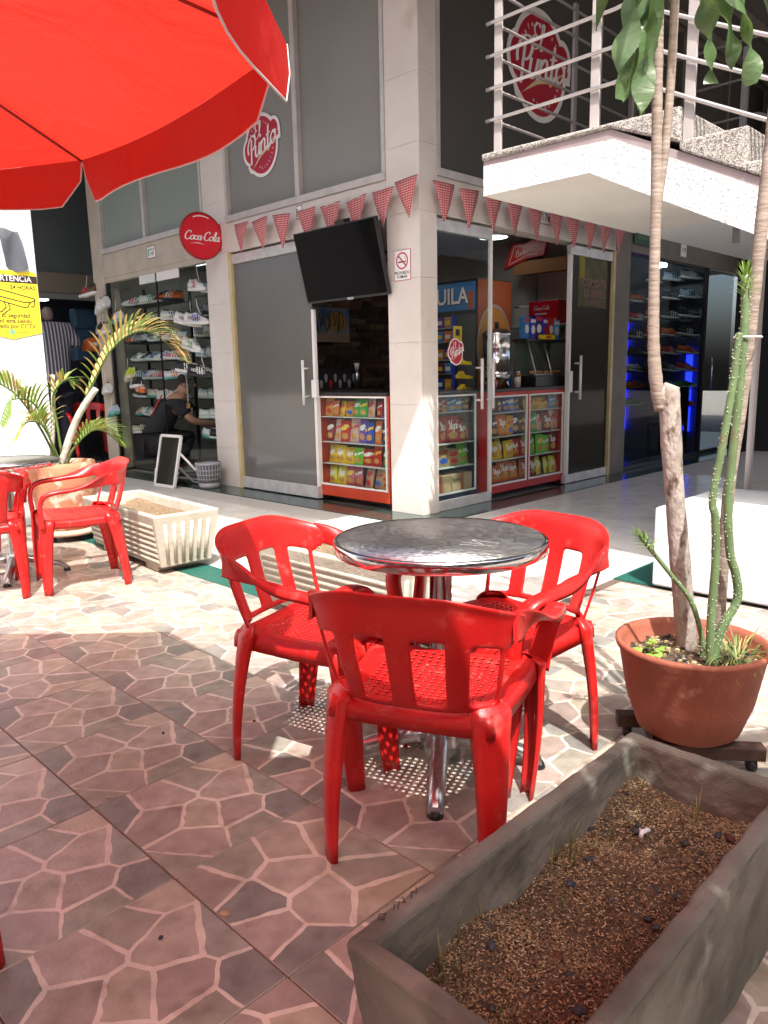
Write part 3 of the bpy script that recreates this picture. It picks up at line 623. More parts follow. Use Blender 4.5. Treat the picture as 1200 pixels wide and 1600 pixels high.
def plate(label, M, lines, sx, sy, green=True):
    o = E('number_plate', label, 'number plate', M=M); MB().box(-sx, sx, -sy, sy, 0, .004).build('panel', PAPER, o)
    MB().box(-sx, sx, sy-.006, sy, .004, .005).box(-sx, sx, -sy, -sy+.006, .004, .005).box(-sx, -sx+.006, -sy+.006, sy-.006, .004, .005).box(sx-.006, sx, -sy+.006, sy-.006, .004, .005).build('border', INK, o)
    if green: MB().box(-sx*.8, -sx*.45, -sy*.6, sy*.55, .004, .005).build('emblem', TEAL, o)
    mb = MB()
    for s, z, y in lines: textmb(mb, s, z, sx*.2 if green else 0, y, .0056, 0, .012)
    mb.build('lettering', INK, o)
plate('small white number plate 178 above the snack counter', facing((6.60, 4.272, 2.67), '-y'), [('178', .10, 0)], .10, .065, False)
plate('small white plate on the beam above the sneaker shop', facing((4.775, 8.57, 2.70), '-x'), [('PASILLO', .035, .03), ('107', .055, -.02)], .10, .07)
plate('small white plate on the beam above the grey glass door', facing((4.775, 5.78, 2.72), '-x'), [('106', .05, 0)], .045, .06)
plate('faint dark plate on the beam above the blue lit shop', facing((9.75, 4.272, 2.66), '-y'), [('179', .08, 0)], .09, .08, False)
# exit sign
ex = E('exit_sign', 'green exit sign in the shade right of the pennants', 'sign', M=facing((8.62, 4.27, 2.70), '-y')); MB().box(-.22, .2, -.09, .10, 0, .02).build('panel', mat('exit_green', (.004,.05,.018), .5), ex)
mb = MB(); textmb(mb, 'SALIDA', .085, 0, 0, .021, 0, .01); mb.build('lettering', mat('exit_pale', (.12,.22,.14), .6), ex)
# security camera
sc_ = E('security_camera', 'small white dome camera on the pillar under the umbrella edge', 'camera', (4.76, 7.15, 3.60))
MB().box(-.0, .016, -.05, .05, -.05, .05).build('mount', TRIM, sc_, .003); mb = MB(); mb.tube([(0,0,0),(-.05,.01,-.02)], .018, 10).build('arm', TRIM, sc_)
mb = MB(); mb.tube([(-.03,.04,-.01),(-.12,-.02,-.05)], [.032,.036], 14).build('barrel', TRIM, sc_); mb = MB(); mb.tube([(-.121,-.0205,-.0505),(-.124,-.022,-.052)], .022, 14).build('lens', BLACK, sc_)

# ---- bunting
def bunting(label, pts, frame):
    o = E('bunting', label, 'bunting')
    path = []
    for i in range(len(pts)-1):
        A, B = Vector(pts[i]), Vector(pts[i+1])
        for k in range(5): t_ = k/5; q = A.lerp(B, t_); path.append((q.x, q.y, q.z-.018*math.sin(math.pi*t_)))
    path.append(pts[-1]); MB().tube(path, .004, 6).build('string', SUEDE, o)
    for i in range(len(pts)):
        q = Vector(pts[i]); M = facing(q, frame); rr = rnd.uniform
        mb = MB(); n = 6; h = .30; w_ = .125
        for s_ in range(1):
            vs = []
            for k in range(n+1):
                t_ = k/n; cz = .012+.012*math.sin(t_*3+i); hw = w_*(1-t_)+.006
                for u in (-1, -.33, .33, 1): vs.append((u*hw+rr(-.002,.002), -t_*h, cz+.006*math.sin(u*2+i)))
            fs = [(k*4+j, k*4+j+4, k*4+j+5, k*4+j+1) for k in range(n) for j in range(3)]
            mb.add(vs, fs, 0, True)
        ob = mb.build('pennant', GING, o); so_ = ob.modifiers.new('s', 'SOLIDIFY'); so_.thickness = .0015
        ob.matrix_local = M @ Matrix.Rotation(R(rr(-5, 5)), 4, 'Z')
    return o
bunting('red checked pennant string along the left shop front over the television', [(4.70, y, z) for y, z in ((6.60,2.735),(6.28,2.725),(5.94,2.715),(5.59,2.705),(5.26,2.70),(4.93,2.70),(4.60,2.705),(4.33,2.74))], '-x')
bunting('red checked pennant string along the right shop front below the stair landing', [(x, 4.20, z) for x, z in ((4.98,2.73),(5.30,2.72),(5.645,2.722),(5.98,2.712),(6.32,2.708),(6.665,2.712),(6.96,2.72),(7.29,2.732),(7.62,2.73),(7.955,2.735))], '-y')

# ================================================================== STAIRS
st = E('staircase', 'white rendered outdoor staircase with speckled grey steps over the walkway', 'staircase')
XS, XE = 3.97, 5.95
n_st = 9; run = .335; rise = .166; yb = 1.785; ztop = 2.506
# soffit/stringer body profile in (y,z): landing then flight
def yz(mb, prof, x0, x1, m=0): mb.poly(prof, x0, x1, m, Matrix(((0,0,1,0),(1,0,0,0),(0,1,0,0),(0,0,0,1))))
slope = rise/run
low_y = yb-n_st*run
f = lambda y, z0, y0: z0-(y0-y)*slope
prof_w = [(3.02, 2.285), (2.294, 2.285), (low_y, f(low_y, 2.285, 2.294)), (low_y, f(low_y, 2.43, 2.15)), (2.15, 2.43), (3.02, 2.46)]
mb = MB(); yz(mb, prof_w, XS, XE); mb.build('stringer', ROUGHWHITE, st)
band = [(3.022, 2.4605), (2.15, 2.4305), (low_y, f(low_y, 2.4305, 2.15)), (low_y, f(low_y, 2.485, 2.17)), (2.17, 2.485), (3.022, 2.487)]
mb = MB(); yz(mb, [(a, b) for a, b in band], XS+.004, XE-.004); mb.build('mauve_band', MAUVE, st)
mb = MB(); yz(mb, [(3.018, 2.2835), (2.294, 2.2835), (2.294, 2.2845), (3.018, 2.2845)], XS+.002, XE-.002); mb.build('soffit', SOFFIT, st)
mb = MB(); yz(mb, [(3.03, 2.4875), (2.17, 2.4875), (1.785, 2.335), (1.785, 2.506), (3.03, 2.530)], XS-.012, XE+.01); mb.build('step', TERRAZ, st, .012)
for k in range(1, n_st):
    y1 = yb-(k-1)*run; y0 = y1-run; z1 = ztop-k*rise; zl = f(y1, 2.487, 2.17)
    mb = MB(); yz(mb, [(y1-.001, zl+.002), (y1-.001, z1), (y0, z1), (y0, f(y0, 2.487, 2.17)+.002)], XS-.012, XE+.01); mb.build('step', TERRAZ, st, .010)
MB().box(5.955, 8.6, 2.30, 3.0, 2.285, 2.48).build('upper_landing', ROUGHWHITE, st)
MB().box(5.2, 8.6, 3.04, 4.27, 2.81, 2.84).build('bridge_slab', SOFFIT, st) if False else None
# railing
BACKR = mat('rail_painted_shade', (.17,.15,.145), .4, metal=.3)  # rear rails and posts: shade painted in as a darker rail colour
rl = E('stair_railing', 'bent steel tube railing along the outdoor stair landing', 'railing')
XR = XS+.025
def post(y, z0, z1, x=XR): MB().box(x-.008, x+.008, y-.026, y+.026, z0, z1).build('post', POSTM, rl, .002)
post(2.93, 2.525, 3.62); post(2.283, 2.51, 3.55); post(1.755, 2.335, 3.0); post(1.09, 2.0, 2.72)
for zr in (2.709, 2.885, 3.065, 3.245, 3.42, 3.58):
    pth = smooth_path([(XR-.025, 3.0, zr), (XR-.025, 2.6, zr), (XR-.025, 2.20, zr), (XR-.025, 2.06, zr-.02), (XR-.025, 1.6, zr-.25), (XR-.025, .6, zr-.25-.5)], 5)
    MB().tube(pth, .0105, 8).build('rail', RAIL, rl)
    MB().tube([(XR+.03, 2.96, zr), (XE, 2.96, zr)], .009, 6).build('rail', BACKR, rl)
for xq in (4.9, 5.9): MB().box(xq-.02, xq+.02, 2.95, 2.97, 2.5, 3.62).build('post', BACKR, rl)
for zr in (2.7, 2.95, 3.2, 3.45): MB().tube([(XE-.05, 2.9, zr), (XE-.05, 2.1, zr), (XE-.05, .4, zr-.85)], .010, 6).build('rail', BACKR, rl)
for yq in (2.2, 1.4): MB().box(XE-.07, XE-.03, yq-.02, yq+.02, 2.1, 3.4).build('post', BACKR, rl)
tag(MB().tube([(5.0, 1.70, .002), (5.0, 1.70, 2.0)], .022, 12).build('steel_post', mat('pale_post', (.45,.42,.40), .5)), 'slim pale steel post standing behind the low white wall', 'post')
lw = tag(MB().box(XS, 4.9, -.6, 1.83, .012, .458).build('low_wall', mat('low_wall_white', (.60,.63,.65), .8, bump=.5, bscale=40, wstain=(.80,.79,.77), wscale=2.5), None, .012), 'low white rendered wall behind the tall plant pot', 'wall')

# left wall with sign
wl = tag(MB().box(-2.2, 2.62, 6.6, 6.85, 0, 3.4).build('white_wall', WHITE, None, .01), 'tall white rendered wall at the far left bearing a yellow sign', 'wall')
ys = E('warning_sign', 'yellow CCTV warning sign on the white wall', 'sign', M=facing((2.375, 6.598, 1.80), '-y'))
sw = .235
MB().poly([(-sw, -.19), (0, -.245), (sw, -.19), (sw, .27), (sw-.02, .30), (-sw+.02, .30), (-sw, .27)], 0, .004).build('panel', YELLOW, ys)
MB().box(-sw, sw-.001, .205, .265, .004, .005).build('header_band', INK, ys)
mb = MB(); textmb(mb, 'ADVERTENCIA', .064, -.01, .236, .0056, 0, .008, 0, None, .94); mb.build('header_lettering', LOGOWHITE, ys)
mb = MB(); textmb(mb, '24 HORAS', .044, .115, .168, .0048, 0, .022); textmb(mb, 'Por su seguridad', .048, .0, -.055, .0048, 0, .022, 0, None, .95); textmb(mb, 'usted esta siendo', .048, .005, -.098, .0048, 0, .022, 0, None, .95); textmb(mb, 'grabado por CCTV', .048, .008, -.14, .0048, 0, .022, 0, None, .95)
def stroke(mb, pts, w_, z=.0048):
    for A, B in zip(pts[:-1], pts[1:]):
        A, B = Vector((*A, 0)), Vector((*B, 0)); t_ = (B-A).normalized(); n_ = Vector((-t_.y, t_.x, 0))*w_/2; A = A-t_*w_*.3; B = B+t_*w_*.3
        mb.add([(v.x, v.y, z) for v in (A-n_, B-n_, B+n_, A+n_)], [(0,1,2,3)])
stroke(mb, [(-.17,.15),(-.10,.155),(.20,.085),(.205,.075),(.17,.055),(.12,.052),(-.18,.115),(-.17,.15)], .009); stroke(mb, [(-.18,.115),(-.17,.085),(.11,.012),(.14,.015),(.16,.05)], .009); stroke(mb, [(.165,.02),(.19,.02),(.20,.07)], .009); stroke(mb, [(-.04,.045),(-.03,.01),(-.07,-.03),(-.13,-.03)], .009); stroke(mb, [(-.01,.04),(.0,-.005),(-.06,-.05)], .009)
textmb(mb, 'preventia', .026, .07, -.185, .0048, 0, .004)
mb.build('lettering', INK, ys)
MB().box(-.02, .015, -.205, -.165, .004, .005).build('emblem', TEAL, ys)
pb = MB(); vs = []
for k in range(9):
    t_ = k/8; y = .52-.30*t_
    for u in range(6):
        q = u/5; vs.append((-.03+.215*q-.05*(1-t_)*q+.04*t_*(1-q), y-.02*math.sin(q*3)+.015*math.sin(t_*9+q*4), .012+.02*math.sin(q*6+t_*3)))
pb.add(vs, [(k*6+u, k*6+6+u, k*6+7+u, k*6+u+1) for k in range(8) for u in range(5)], 0, True)
ob = pb.build('plastic_sheet', glassmat('grey_plastic_sheet', (.4,.42,.45), .6, (.12,.13,.15), .25, 1.4)); ob.matrix_world = facing((2.36, 6.59, 1.90), '-y'); tag(ob, 'crumpled grey plastic sheet taped above the yellow sign', 'plastic sheet')

# ================================================================== CHAIRS
def make_chair():
    o = E('plastic_chair', 'x', 'chair')
    # seat with real perforations
    n = 23; vs = []; fs = []
    def seat_pt(a, b):                     # a,b in -1..1 ; b=1 front
        hw = .205+.018*b; x = a*hw; y = b*.205-.005; z = .435+.012*max(b, -.3)**2*(1 if b > 0 else .3)-.014*math.cos(a*1.4)*math.cos(b*1.2)
        if b > .8: z -= .02*((b-.8)/.2)**2
        return (x, y, z)
    cells = 39
    us = [-1+2*i/cells for i in range(cells+1)]
    vs = [seat_pt(a, b) for b in us for a in us]
    for j in range(cells):
        for i in range(cells):
            if 5 <= i < cells-5 and 5 <= j < cells-5 and i % 2 == 1 and j % 2 == 1: continue
            q = j*(cells+1)+i; fs.append((q, q+1, q+cells+2, q+cells+1))
    mb = MB(); mb.add(vs, fs, 0, True)
    rim = []
    for i in range(cells+1): rim.append(seat_pt(us[i], -1))
    for i in range(1, cells+1): rim.append(seat_pt(1, us[i]))
    for i in range(cells-1, -1, -1): rim.append(seat_pt(us[i], 1))
    for i in range(cells-1, 0, -1): rim.append(seat_pt(-1, us[i]))
    r1 = [Vector(p) for p in rim]; r2_ = [Vector((p[0]*1.03, p[1]*1.03, p[2]-.022)) for p in rim]; r3 = [Vector((p[0]*1.035, p[1]*1.035, p[2]-.052)) for p in rim]
    mb.loft([r1, r2_, r3], 0, True, False)
    baked(mb.build('seat', RED, o), 0, .004, -1)
    # backrest sheet
    NU, NV = 40, 16; grid = {}
    def back_pt(u, v):
        au = abs(u); x = .252*math.sin(u*1.2)/math.sin(1.2); y = -.232+.125*au**2.8
        top = .742-.062*max(0, au-.30)**1.5*1.7
        z = .44+(top-.44)*v; y -= .075*v*(1-.35*au**3); x *= (.85+.16*v)
        y -= .010*math.sin(v*math.pi)
        if v > .93: y -= .014*(v-.93)/.07
        return (x, y, z)
    def slot(i, j):
        if not (1 <= j < 10): return False
        u = (-1+2*(i+.5)/NU)
        for c_, hw in ((-.66, .125), (-.22, .115), (.22, .115), (.66, .125)):
            if abs(u-c_) < hw: return True
        return False
    vs = [back_pt(-1+2*i/NU, j/NV) for j in range(NV+1) for i in range(NU+1)]
    fs = [(j*(NU+1)+i, j*(NU+1)+i+1, (j+1)*(NU+1)+i+1, (j+1)*(NU+1)+i) for j in range(NV) for i in range(NU) if not slot(i, j)
          and not (j < 10 and (i < 3 or i >= NU-3)) and not (j == 10 and (i < 2 or i >= NU-2)) and not (j == 11 and (i < 1 or i >= NU-1))]
    mb = MB(); mb.add(vs, fs, 0, True); b = mb.build('backrest', RED, o); baked(b, 1, .009, 0)
    # arms : the top band turns forward and twists flat, then drops into the front post
    for s in (-1, 1):
        bp = Vector(back_pt(s*.985, .83))
        path = smooth_path([bp+Vector((-.006*s, -.05, .018)), bp+Vector((.002*s, .0, .012)), (s*.262, -.045, .628), (s*.274, .04, .612), (s*.276, .12, .606), (s*.270, .180, .592), (s*.256, .212, .555), (s*.240, .218, .50), (s*.224, .212, .40)], 5)
        rings = []; N = len(path)
        for i, p in enumerate(path):
            t_ = (path[min(i+1, N-1)]-path[max(i-1, 0)]).normalized(); q = i/(N-1)
            k = min(1, max(0, (q-.06)/.30)); k = k*k*(3-2*k)
            side = Vector((0, 0, 1)).lerp(Vector((s, 0, .05)), k); side = (side-t_*side.dot(t_)).normalized(); nn = side.cross(t_).normalized()*s
            wd = .036+(.025-.036)*k+(.004*max(0, q-.6)/.4)
            th = .0045
            prof = [(-1,-1.3),(-.97,.1),(-.8,.95),(0,1.25),(.8,.95),(.97,.1),(1,-1.3),(.86,-1.1),(0,-.6),(-.86,-1.1)]
            rings.append([p+side*a_*wd+nn*b_*th*(1+1.2*k) for a_, b_ in prof])
        MB().loft(rings, 0, True).build('arm', RED, o)
    # legs : folded channel section, wide above, narrow at the foot
    def leg(top, foot, ang, w0, w1, lift):
        rings = []; n0 = 5
        for k in range(n0+10):
            q = max(0, (k-n0)/9); p = Vector(top).lerp(Vector(foot), q); bulge = math.sin(q*math.pi)*.010
            er = Vector((math.cos(ang), math.sin(ang), 0)); et = Vector((-er.y, er.x, 0)); p += er*bulge
            wd = w0+(w1-w0)*q**.7; dp = wd*.46
            if k < n0:
                a_ = (n0-k)/n0; p.z += lift*a_; wd *= 1-.45*a_**2; dp *= 1-.55*a_; p -= er*.020*a_**1.3
            prof = [(-1,-.75),(-.95,.05),(-.7,.6),(0,.82),(.7,.6),(.95,.05),(1,-.75),(.84,-.75),(.78,.0),(.55,.42),(0,.60),(-.55,.42),(-.78,.0),(-.84,-.75)]
            rings.append([p+et*x_*wd*.5+er*y_*dp*.5 for x_, y_ in prof])
        MB().loft(rings, 0, True).build('leg', RED, o)
    for s in (-1, 1):
        leg((s*.218, .192, .432), (s*.200, .214, 0), math.atan2(.8, s*1), .096, .054, .012)
        leg((s*.186, -.182, .425), (s*.196, -.238, 0), math.atan2(-.9, s*1), .112, .054, .035)
    return o
ch0 = make_chair()
def put_chair(o, x, y, d, label):
    o.scale = (1.06, 1, 1)
    o.location = (x, y, 0); o.rotation_euler = (0, 0, math.atan2(d[1], d[0])-math.pi/2); o['label'] = label; o['group'] = 'red plastic armchairs'
put_chair(ch0, 1.425, 1.24, (.915, .40), 'red plastic armchair nearest the camera with its back turned')
for x_, y_, d_, lb in ((1.53, 1.79, (.30, -.95), 'red plastic armchair left of the near steel table'),
                       (1.885, 1.37, (-.98, .11), 'red plastic armchair right of the near steel table beside the plant pot'),
                       (1.86, 4.47, (-.965, .26), 'red plastic armchair right of the far left table seen from its side'),
                       (1.36, 4.66, (.25, .97), 'red plastic armchair cut by the left edge beside the far table'),
                       (1.62, 5.55, (.05, -1), 'red plastic armchair behind the far left table'),
                       (.100, 1.66, (-.6, .8), 'red plastic armchair whose leg shows at the lower left edge')):
    put_chair(copy_tree(ch0), x_, y_, d_, lb)

# ================================================================== TABLES
def make_table():
    o = E('round_table', 'x', 'table'); r = .315
    MB().lathe([(.0, .722), (r-.004, .722), (r-.004, .7315), (0, .7318)], 64).build('tabletop', PERL, o)
    MB().lathe([(r-.006, .7338), (r+.003, .733), (r+.006, .728), (r+.006, .700), (r+.001, .697), (r-.006, .698)], 64, caps=False).build('edge_rim', CHROME, o)
    MB().lathe([(.03, .05), (.034, .06), (.034, .66), (.11, .70), (.11, .7215)], 24).build('column', CHROME, o)
    MB().lathe([(.03, .035), (.055, .04), (.06, .075), (.05, .12), (.036, .15)], 24).build('hub', STEEL, o)
    for k in range(4):
        a = R(20+90*k); e = Vector((math.cos(a), math.sin(a), 0)); t_ = Vector((-e.y, e.x, 0)); rings = []
        for q in range(7):
            s = q/6; p = e*(.03+.28*s); z = .105-.07*s**1.4; wd = .030-.008*s; h = .032-.012*s
            if q == 6: z = .024; h = .014
            rings.append([p+t_*a_*wd+Vector((0, 0, z+b_*h)) for a_, b_ in ((-1,-.6),(-.8,.4),(-.3,.8),(.3,.8),(.8,.4),(1,-.6),(.5,-.7),(-.5,-.7))])
        l = MB().loft(rings, 0, True).build('base_leg', STEEL, o)
        MB().lathe([(.022, 0), (.024, .004), (.016, .022)], 14, tuple(e*.30)).build('foot_pad', BLACK, l)
    return o
t0 = make_table()
t0.location = (1.685, 1.44, 0); t0.rotation_euler[2] = R(197); tag(t0, 'round steel topped cafe table between the three near red chairs', 'table', 'round cafe tables')
mb = MB(); 
for A, B in (((.0,.03),(.055,-.02)),((.055,-.02),(.035,.05)),((.035,.05),(.10,-.01)),((-.01,-.005),(.075,-.04))): stroke(mb, [A, B], .0025, .7322)
sc2 = mb.build('scratch', mat('scratch_mark', (.8,.8,.8), .4, metal=.5), t0); sc2.matrix_local = Matrix.Rotation(R(-197-40), 4, 'Z') @ Matrix.Translation((.05, -.10, 0))
t1 = copy_tree(t0); t1.location = (1.66, 4.98, 0); t1.rotation_euler[2] = R(40); t1['label'] = 'round steel topped cafe table at the far left by the palm pot'
for c in list(t1.children):
    if c.name.startswith('scratch'): bpy.data.objects.remove(c)

# ================================================================== PLANTERS
def husks(mb, n, x0, x1, y0, y1, z, hfun, rr):
    for _ in range(n):
        x, y = rr.uniform(x0, x1), rr.uniform(y0, y1); L_ = rr.uniform(.005, .0105); a = rr.uniform(0, 6.28); w_ = rr.uniform(.0010, .0019); tz = rr.uniform(-.4, .4)
        e = Vector((math.cos(a), math.sin(a), tz)).normalized(); t_ = Vector((-e.y, e.x, 0)).normalized(); n_ = e.cross(t_); c = Vector((x, y, z+hfun(x, y)+rr.uniform(0, .006)))
        vs = [c-e*L_*.5, c+t_*w_, c+n_*w_, c-t_*w_, c+e*L_*.5]
        mb.add(vs, [(0,2,1),(0,3,2),(4,1,2),(4,2,3)], rr.choice((0,0,0,1,1,2)))
HK2 = mat('husk_dark', (.14,.085,.048), .85); HK3 = mat('husk_pale', (.48,.36,.20), .8)
# near planter
NP = E('concrete_planter', 'large weathered grey concrete planter in the lower right foreground', 'planter', (1.137, .585, 0))
L2, W2, H2 = .465, .19, .365
L2b, W2b = .42, .165
th = .035
def trough(mb, L, W, Lb, Wb, H, th, hin):
    o_ = [(-L,-W),(L,-W),(L,W),(-L,W)]; ob_ = [(-Lb,-Wb),(Lb,-Wb),(Lb,Wb),(-Lb,Wb)]; i_ = [(-L+th,-W+th),(L-th,-W+th),(L-th,W-th),(-L+th,W-th)]; ib = [(-L+th+.012,-W+th+.012),(L-th-.012,-W+th+.012),(L-th-.012,W-th-.012),(-L+th+.012,W-th-.012)]
    rings = [[(x, y, z) for x, y in pp] for pp, z in ((ob_, 0), (o_, H-.012), (o_, H), (i_, H), (ib, hin))]
    mb.loft(rings, 0, False)
mb = MB(); trough(mb, L2, W2, L2b, W2b, H2, .036, .16)
ob = mb.build('trough', CONC, NP, .012, 3)
sb = ob.modifiers.new('fine', 'SUBSURF'); sb.subdivision_type = 'SIMPLE'; sb.levels = sb.render_levels = 5
tx = bpy.data.textures.new('weathering', 'CLOUDS'); tx.noise_scale = .06; tx.noise_depth = 5
dm = ob.modifiers.new('worn', 'DISPLACE'); dm.texture = tx; dm.strength = .011; dm.mid_level = .5; dm.texture_coords = 'LOCAL'
hf = lambda x, y: .018*math.sin(x*9+1)*math.cos(y*13)+.012*math.sin(x*23)+.03*max(0, x/.47)
mb = MB(); nx, ny = 44, 18; vs = [(-.44+.88*i/nx, -.158+.316*j/ny, .245+hf(-.44+.88*i/nx, -.158+.316*j/ny)+rnd.uniform(-.004, .004)) for j in range(ny+1) for i in range(nx+1)]
mb.add(vs, [(j*(nx+1)+i, j*(nx+1)+i+1, (j+1)*(nx+1)+i+1, (j+1)*(nx+1)+i) for j in range(ny) for i in range(nx)], 0, True); tag(mb.build('soil', SOIL, NP), None, kind='stuff')
mb = MB(); husks(mb, 24000, -.435, .435, -.153, .153, .245, hf, rnd); tag(mb.build('husk_mulch', [HUSK, HK2, HK3], NP), None, kind='stuff')
mb = MB(); pts_ = [[(-.40,.172),(-.385,.178),(-.392,.185),(-.402,.178),(-.395,.170)],[(-.37,.175),(-.36,.182)],[(-.365,.170),(-.35,.182),(-.345,.172),(-.338,.186)],[(-.33,.172),(-.318,.184),(-.315,.174),(-.305,.185)]]
for s in pts_: stroke(mb, s, .0018, H2+.0006)
mb.build('scrawl', INK, NP).location.z = .0025
def pebble(name, label, cat, loc, size, m, group=None, seed=0):
    rr = random.Random(seed); mb = MB(); n = 8; rings = []
    for k in range(5):
        q = k/4; r_ = math.sin(math.pi*(.12+.76*q)); rings.append([(size[0]*r_*math.cos(6.283*j/n)*rr.uniform(.8, 1.15), size[1]*r_*math.sin(6.283*j/n)*rr.uniform(.8, 1.15), size[2]*(q*2-1)) for j in range(n)])
    mb.loft(rings, 0, False); o = mb.build(name, m); o.location = loc; o.rotation_euler = (rr.uniform(-.4,.4), rr.uniform(-.4,.4), rr.uniform(0,6)); return tag(o, label, cat, group)
for k in range(46):
    x, y = rnd.uniform(-.42, .40), rnd.uniform(-.145, .145); s = rnd.uniform(.004, .0095)
    pebble('pebble', 'small dark stone chip lying in the husk mulch of the near planter', 'stone', (1.13+x, .585+y, .250+hf(x, y)), (s*1.3, s, s*.6), PEB if k % 4 else mat('brown_clod', (.10,.04,.022), .9), 'dark chips in the near planter', k)
pebble('pebble', 'biggest dark stone near the middle of the near planter', 'stone', (1.19, .60, .262), (.026, .014, .010), PEB, None, 99)
mb = MB(); mb.tube([(0,0,0),(.01,.004,.004),(.025,-.004,.006),(.033,.004,.002)], [.004,.006,.005,.003], 6).tube([(.012,0,.004),(.018,.012,.005)], .003, 5); o = mb.build('paper_scrap', PAPER); o.location = (1.36, .625, .268); tag(o, 'twisted white paper scrap on the mulch of the near planter', 'litter')
mb = MB(); mb.tube([(.008*math.cos(a*.7), .008*math.sin(a*.7), .002) for a in range(9)], .0018, 5); o = mb.build('paper_ring', mat('pinkish_paper', (.6,.42,.38), .7)); o.location = (1.245, .625, .272); tag(o, 'small pale ring of litter on the mulch of the near planter', 'litter')
for k, (x, y) in enumerate(((-.30,.13),(-.315,.115),(-.25,.135),(-.18,.14),(.02,.12),(.03,.10),(.06,.135),(.07,.11),(.12,.14),(.10,.07),(-.05,.05),(.36,-.02),(-.34,-.02),(.20,.09),(-.29,.10),(.05,.09))):
    mb = MB()
    for q in range(2):
        dx, dy = rnd.uniform(-.012, .012), rnd.uniform(-.012, .012); h = rnd.uniform(.03, .085)
        mb.tube([(q*.004,0,0),(q*.004+dx*.4,dy*.4,h*.5),(q*.004+dx,dy,h)], [.0011,.001,.0003], 4)
    o = mb.build('sprout', rnd.choice((GRASS, DRYG))); o.location = (1.13+x, .585+y, .245+hf(x, y)); tag(o, 'thin grass sprout standing in the husk mulch of the near planter', 'sprout', 'grass sprouts in the near planter')
# ribbed cream planters
def ribbed_planter(label, x, y, rz, L, W, H):
    o = E('ribbed_planter', label, 'planter', (x, y, 0), rz, 'cream ribbed concrete planters'); Lb, Wb = L-.05, W-.05
    mb = MB(); trough(mb, L, W, Lb, Wb, H, .045, H-.07)
    # lift body and add feet
    mb.v = [(a, b, c if c > .01 else .045) for a, b, c in mb.v]; mb.build('trough', CREAMCON, o, .008, 2)
    for s in (-1, 1): MB().box(s*(L-.24)-.09, s*(L-.24)+.09, -Wb+.02, Wb-.02, 0, .06).build('foot', CREAMCON, o, .008)
    for s in (-1, 1):
        for k in range(7):
            z = .075+k*(H-.12)/7; off = W-.05+.05*(z-.045)/(H-.045); mb = MB()
            mb.tube([(-L+.035+.03*(1-z/H), s*(off-.004), z+.01), (L-.035-.03*(1-z/H), s*(off-.004), z+.01)], .0145, 8).build('rib', CREAMCON, o)
        for k in range(6):
            yy = -W+.075+k*(2*W-.15)/5
            MB().tube([(s*(Lb+.003), yy*.85, .07), (s*(L-.008), yy, H-.055)], .013, 8).build('rib', CREAMCON, o)
    mb = MB(); hz = lambda x_, y_: .02*math.cos(x_*5)*math.cos(y_*8)
    mb.add([(-L+.06+(2*L-.12)*i/16, -W+.06+(2*W-.12)*j/8, H-.055+hz(-L+(2*L)*i/16, -W+2*W*j/8)) for j in range(9) for i in range(17)], [(j*17+i, j*17+i+1, j*17+i+18, j*17+i+17) for j in range(8) for i in range(16)], 0, True)
    tag(mb.build('soil', mat('pale_soil', (.22,.15,.09), .95, col2=(.13,.09,.05), nscale=50, bump=1, bscale=60), o), None, kind='stuff')
    mb = MB(); husks(mb, 900, -L+.07, L-.07, -W+.07, W-.07, H-.05, hz, rnd); tag(mb.build('husk_mulch', [HUSK, HK3, HK3], o), None, kind='stuff')
    return o
ribbed_planter('cream ribbed concrete planter beside the far left chair', 2.475, 4.76, R(90-4), .60, .225, .385)
ribbed_planter('cream ribbed concrete planter behind the near steel table', 2.46, 2.68, R(90+1), .50, .215, .38)

# ---- right terracotta pot with tall stems
PX, PY = 2.265, .905
pr = E('terracotta_pot', 'wide terracotta pot with two tall trunks at the right edge', 'plant pot', (PX, PY, 0))
MB().lathe([(.135, .085), (.155, .10), (.19, .20), (.215, .34), (.228, .365), (.229, .378), (.216, .380), (.208, .36), (.19, .30)], 48).build('bowl', TERRA, pr)
mb = MB(); n = 24; mb.add([(0,0,.325)]+[(.205*math.cos(6.283*k/n), .205*math.sin(6.283*k/n), .318+.006*math.sin(k*2.1)) for k in range(n)], [(0, k+1, (k+1) % n+1) for k in range(n)], 0, True); tag(mb.build('soil', SOIL, pr), None, kind='stuff')
mb = MB()
for k in range(380):
    a, r_ = rnd.uniform(0, 6.28), .2*math.sqrt(rnd.random()); s = rnd.uniform(.002, .006); x, y = r_*math.cos(a), r_*math.sin(a)
    mb.box(x-s, x+s, y-s, y+s, .318, .325+s, rnd.choice((0,1,2)))
tag(mb.build('gravel', [HK3, HK2, PEB], pr), None, kind='stuff')
dl = E('wooden_dolly', 'dark wooden dolly with casters under the right terracotta pot', 'dolly', (PX, PY, 0), R(-52))
MB().box(-.20, .20, -.125, -.075, .04, .083).build('bar', DOLLY, dl, .004); MB().box(-.20, .20, .075, .125, .04, .083).build('bar', DOLLY, dl, .004); MB().box(-.12, -.07, -.074, .074, .045, .08).box(.07, .12, -.074, .074, .045, .08).build('cross_bar', DOLLY, dl)
for sx in (-.165, .165):
    for sy in (-.10, .10): MB().tube([(sx-.012, sy, .022), (sx+.012, sy, .022)], .021, 14).build('caster', BLACK, dl)
def trunk(name, label, pts, rad, m, cat='plant', parent=None, n=10, ring=0.):
    P_ = smooth_path(pts, 6); N = len(P_); rr = []
    for i in range(N):
        q = i/(N-1)*(len(rad)-1); k = min(int(q), len(rad)-2); r_ = rad[k]+(rad[k+1]-rad[k])*(q-k); rr.append(r_*(1+ring*math.sin(i*2.4)+rnd.uniform(-.03, .03)))
    return MB().tube(P_, rr, n).build(name, m, parent)
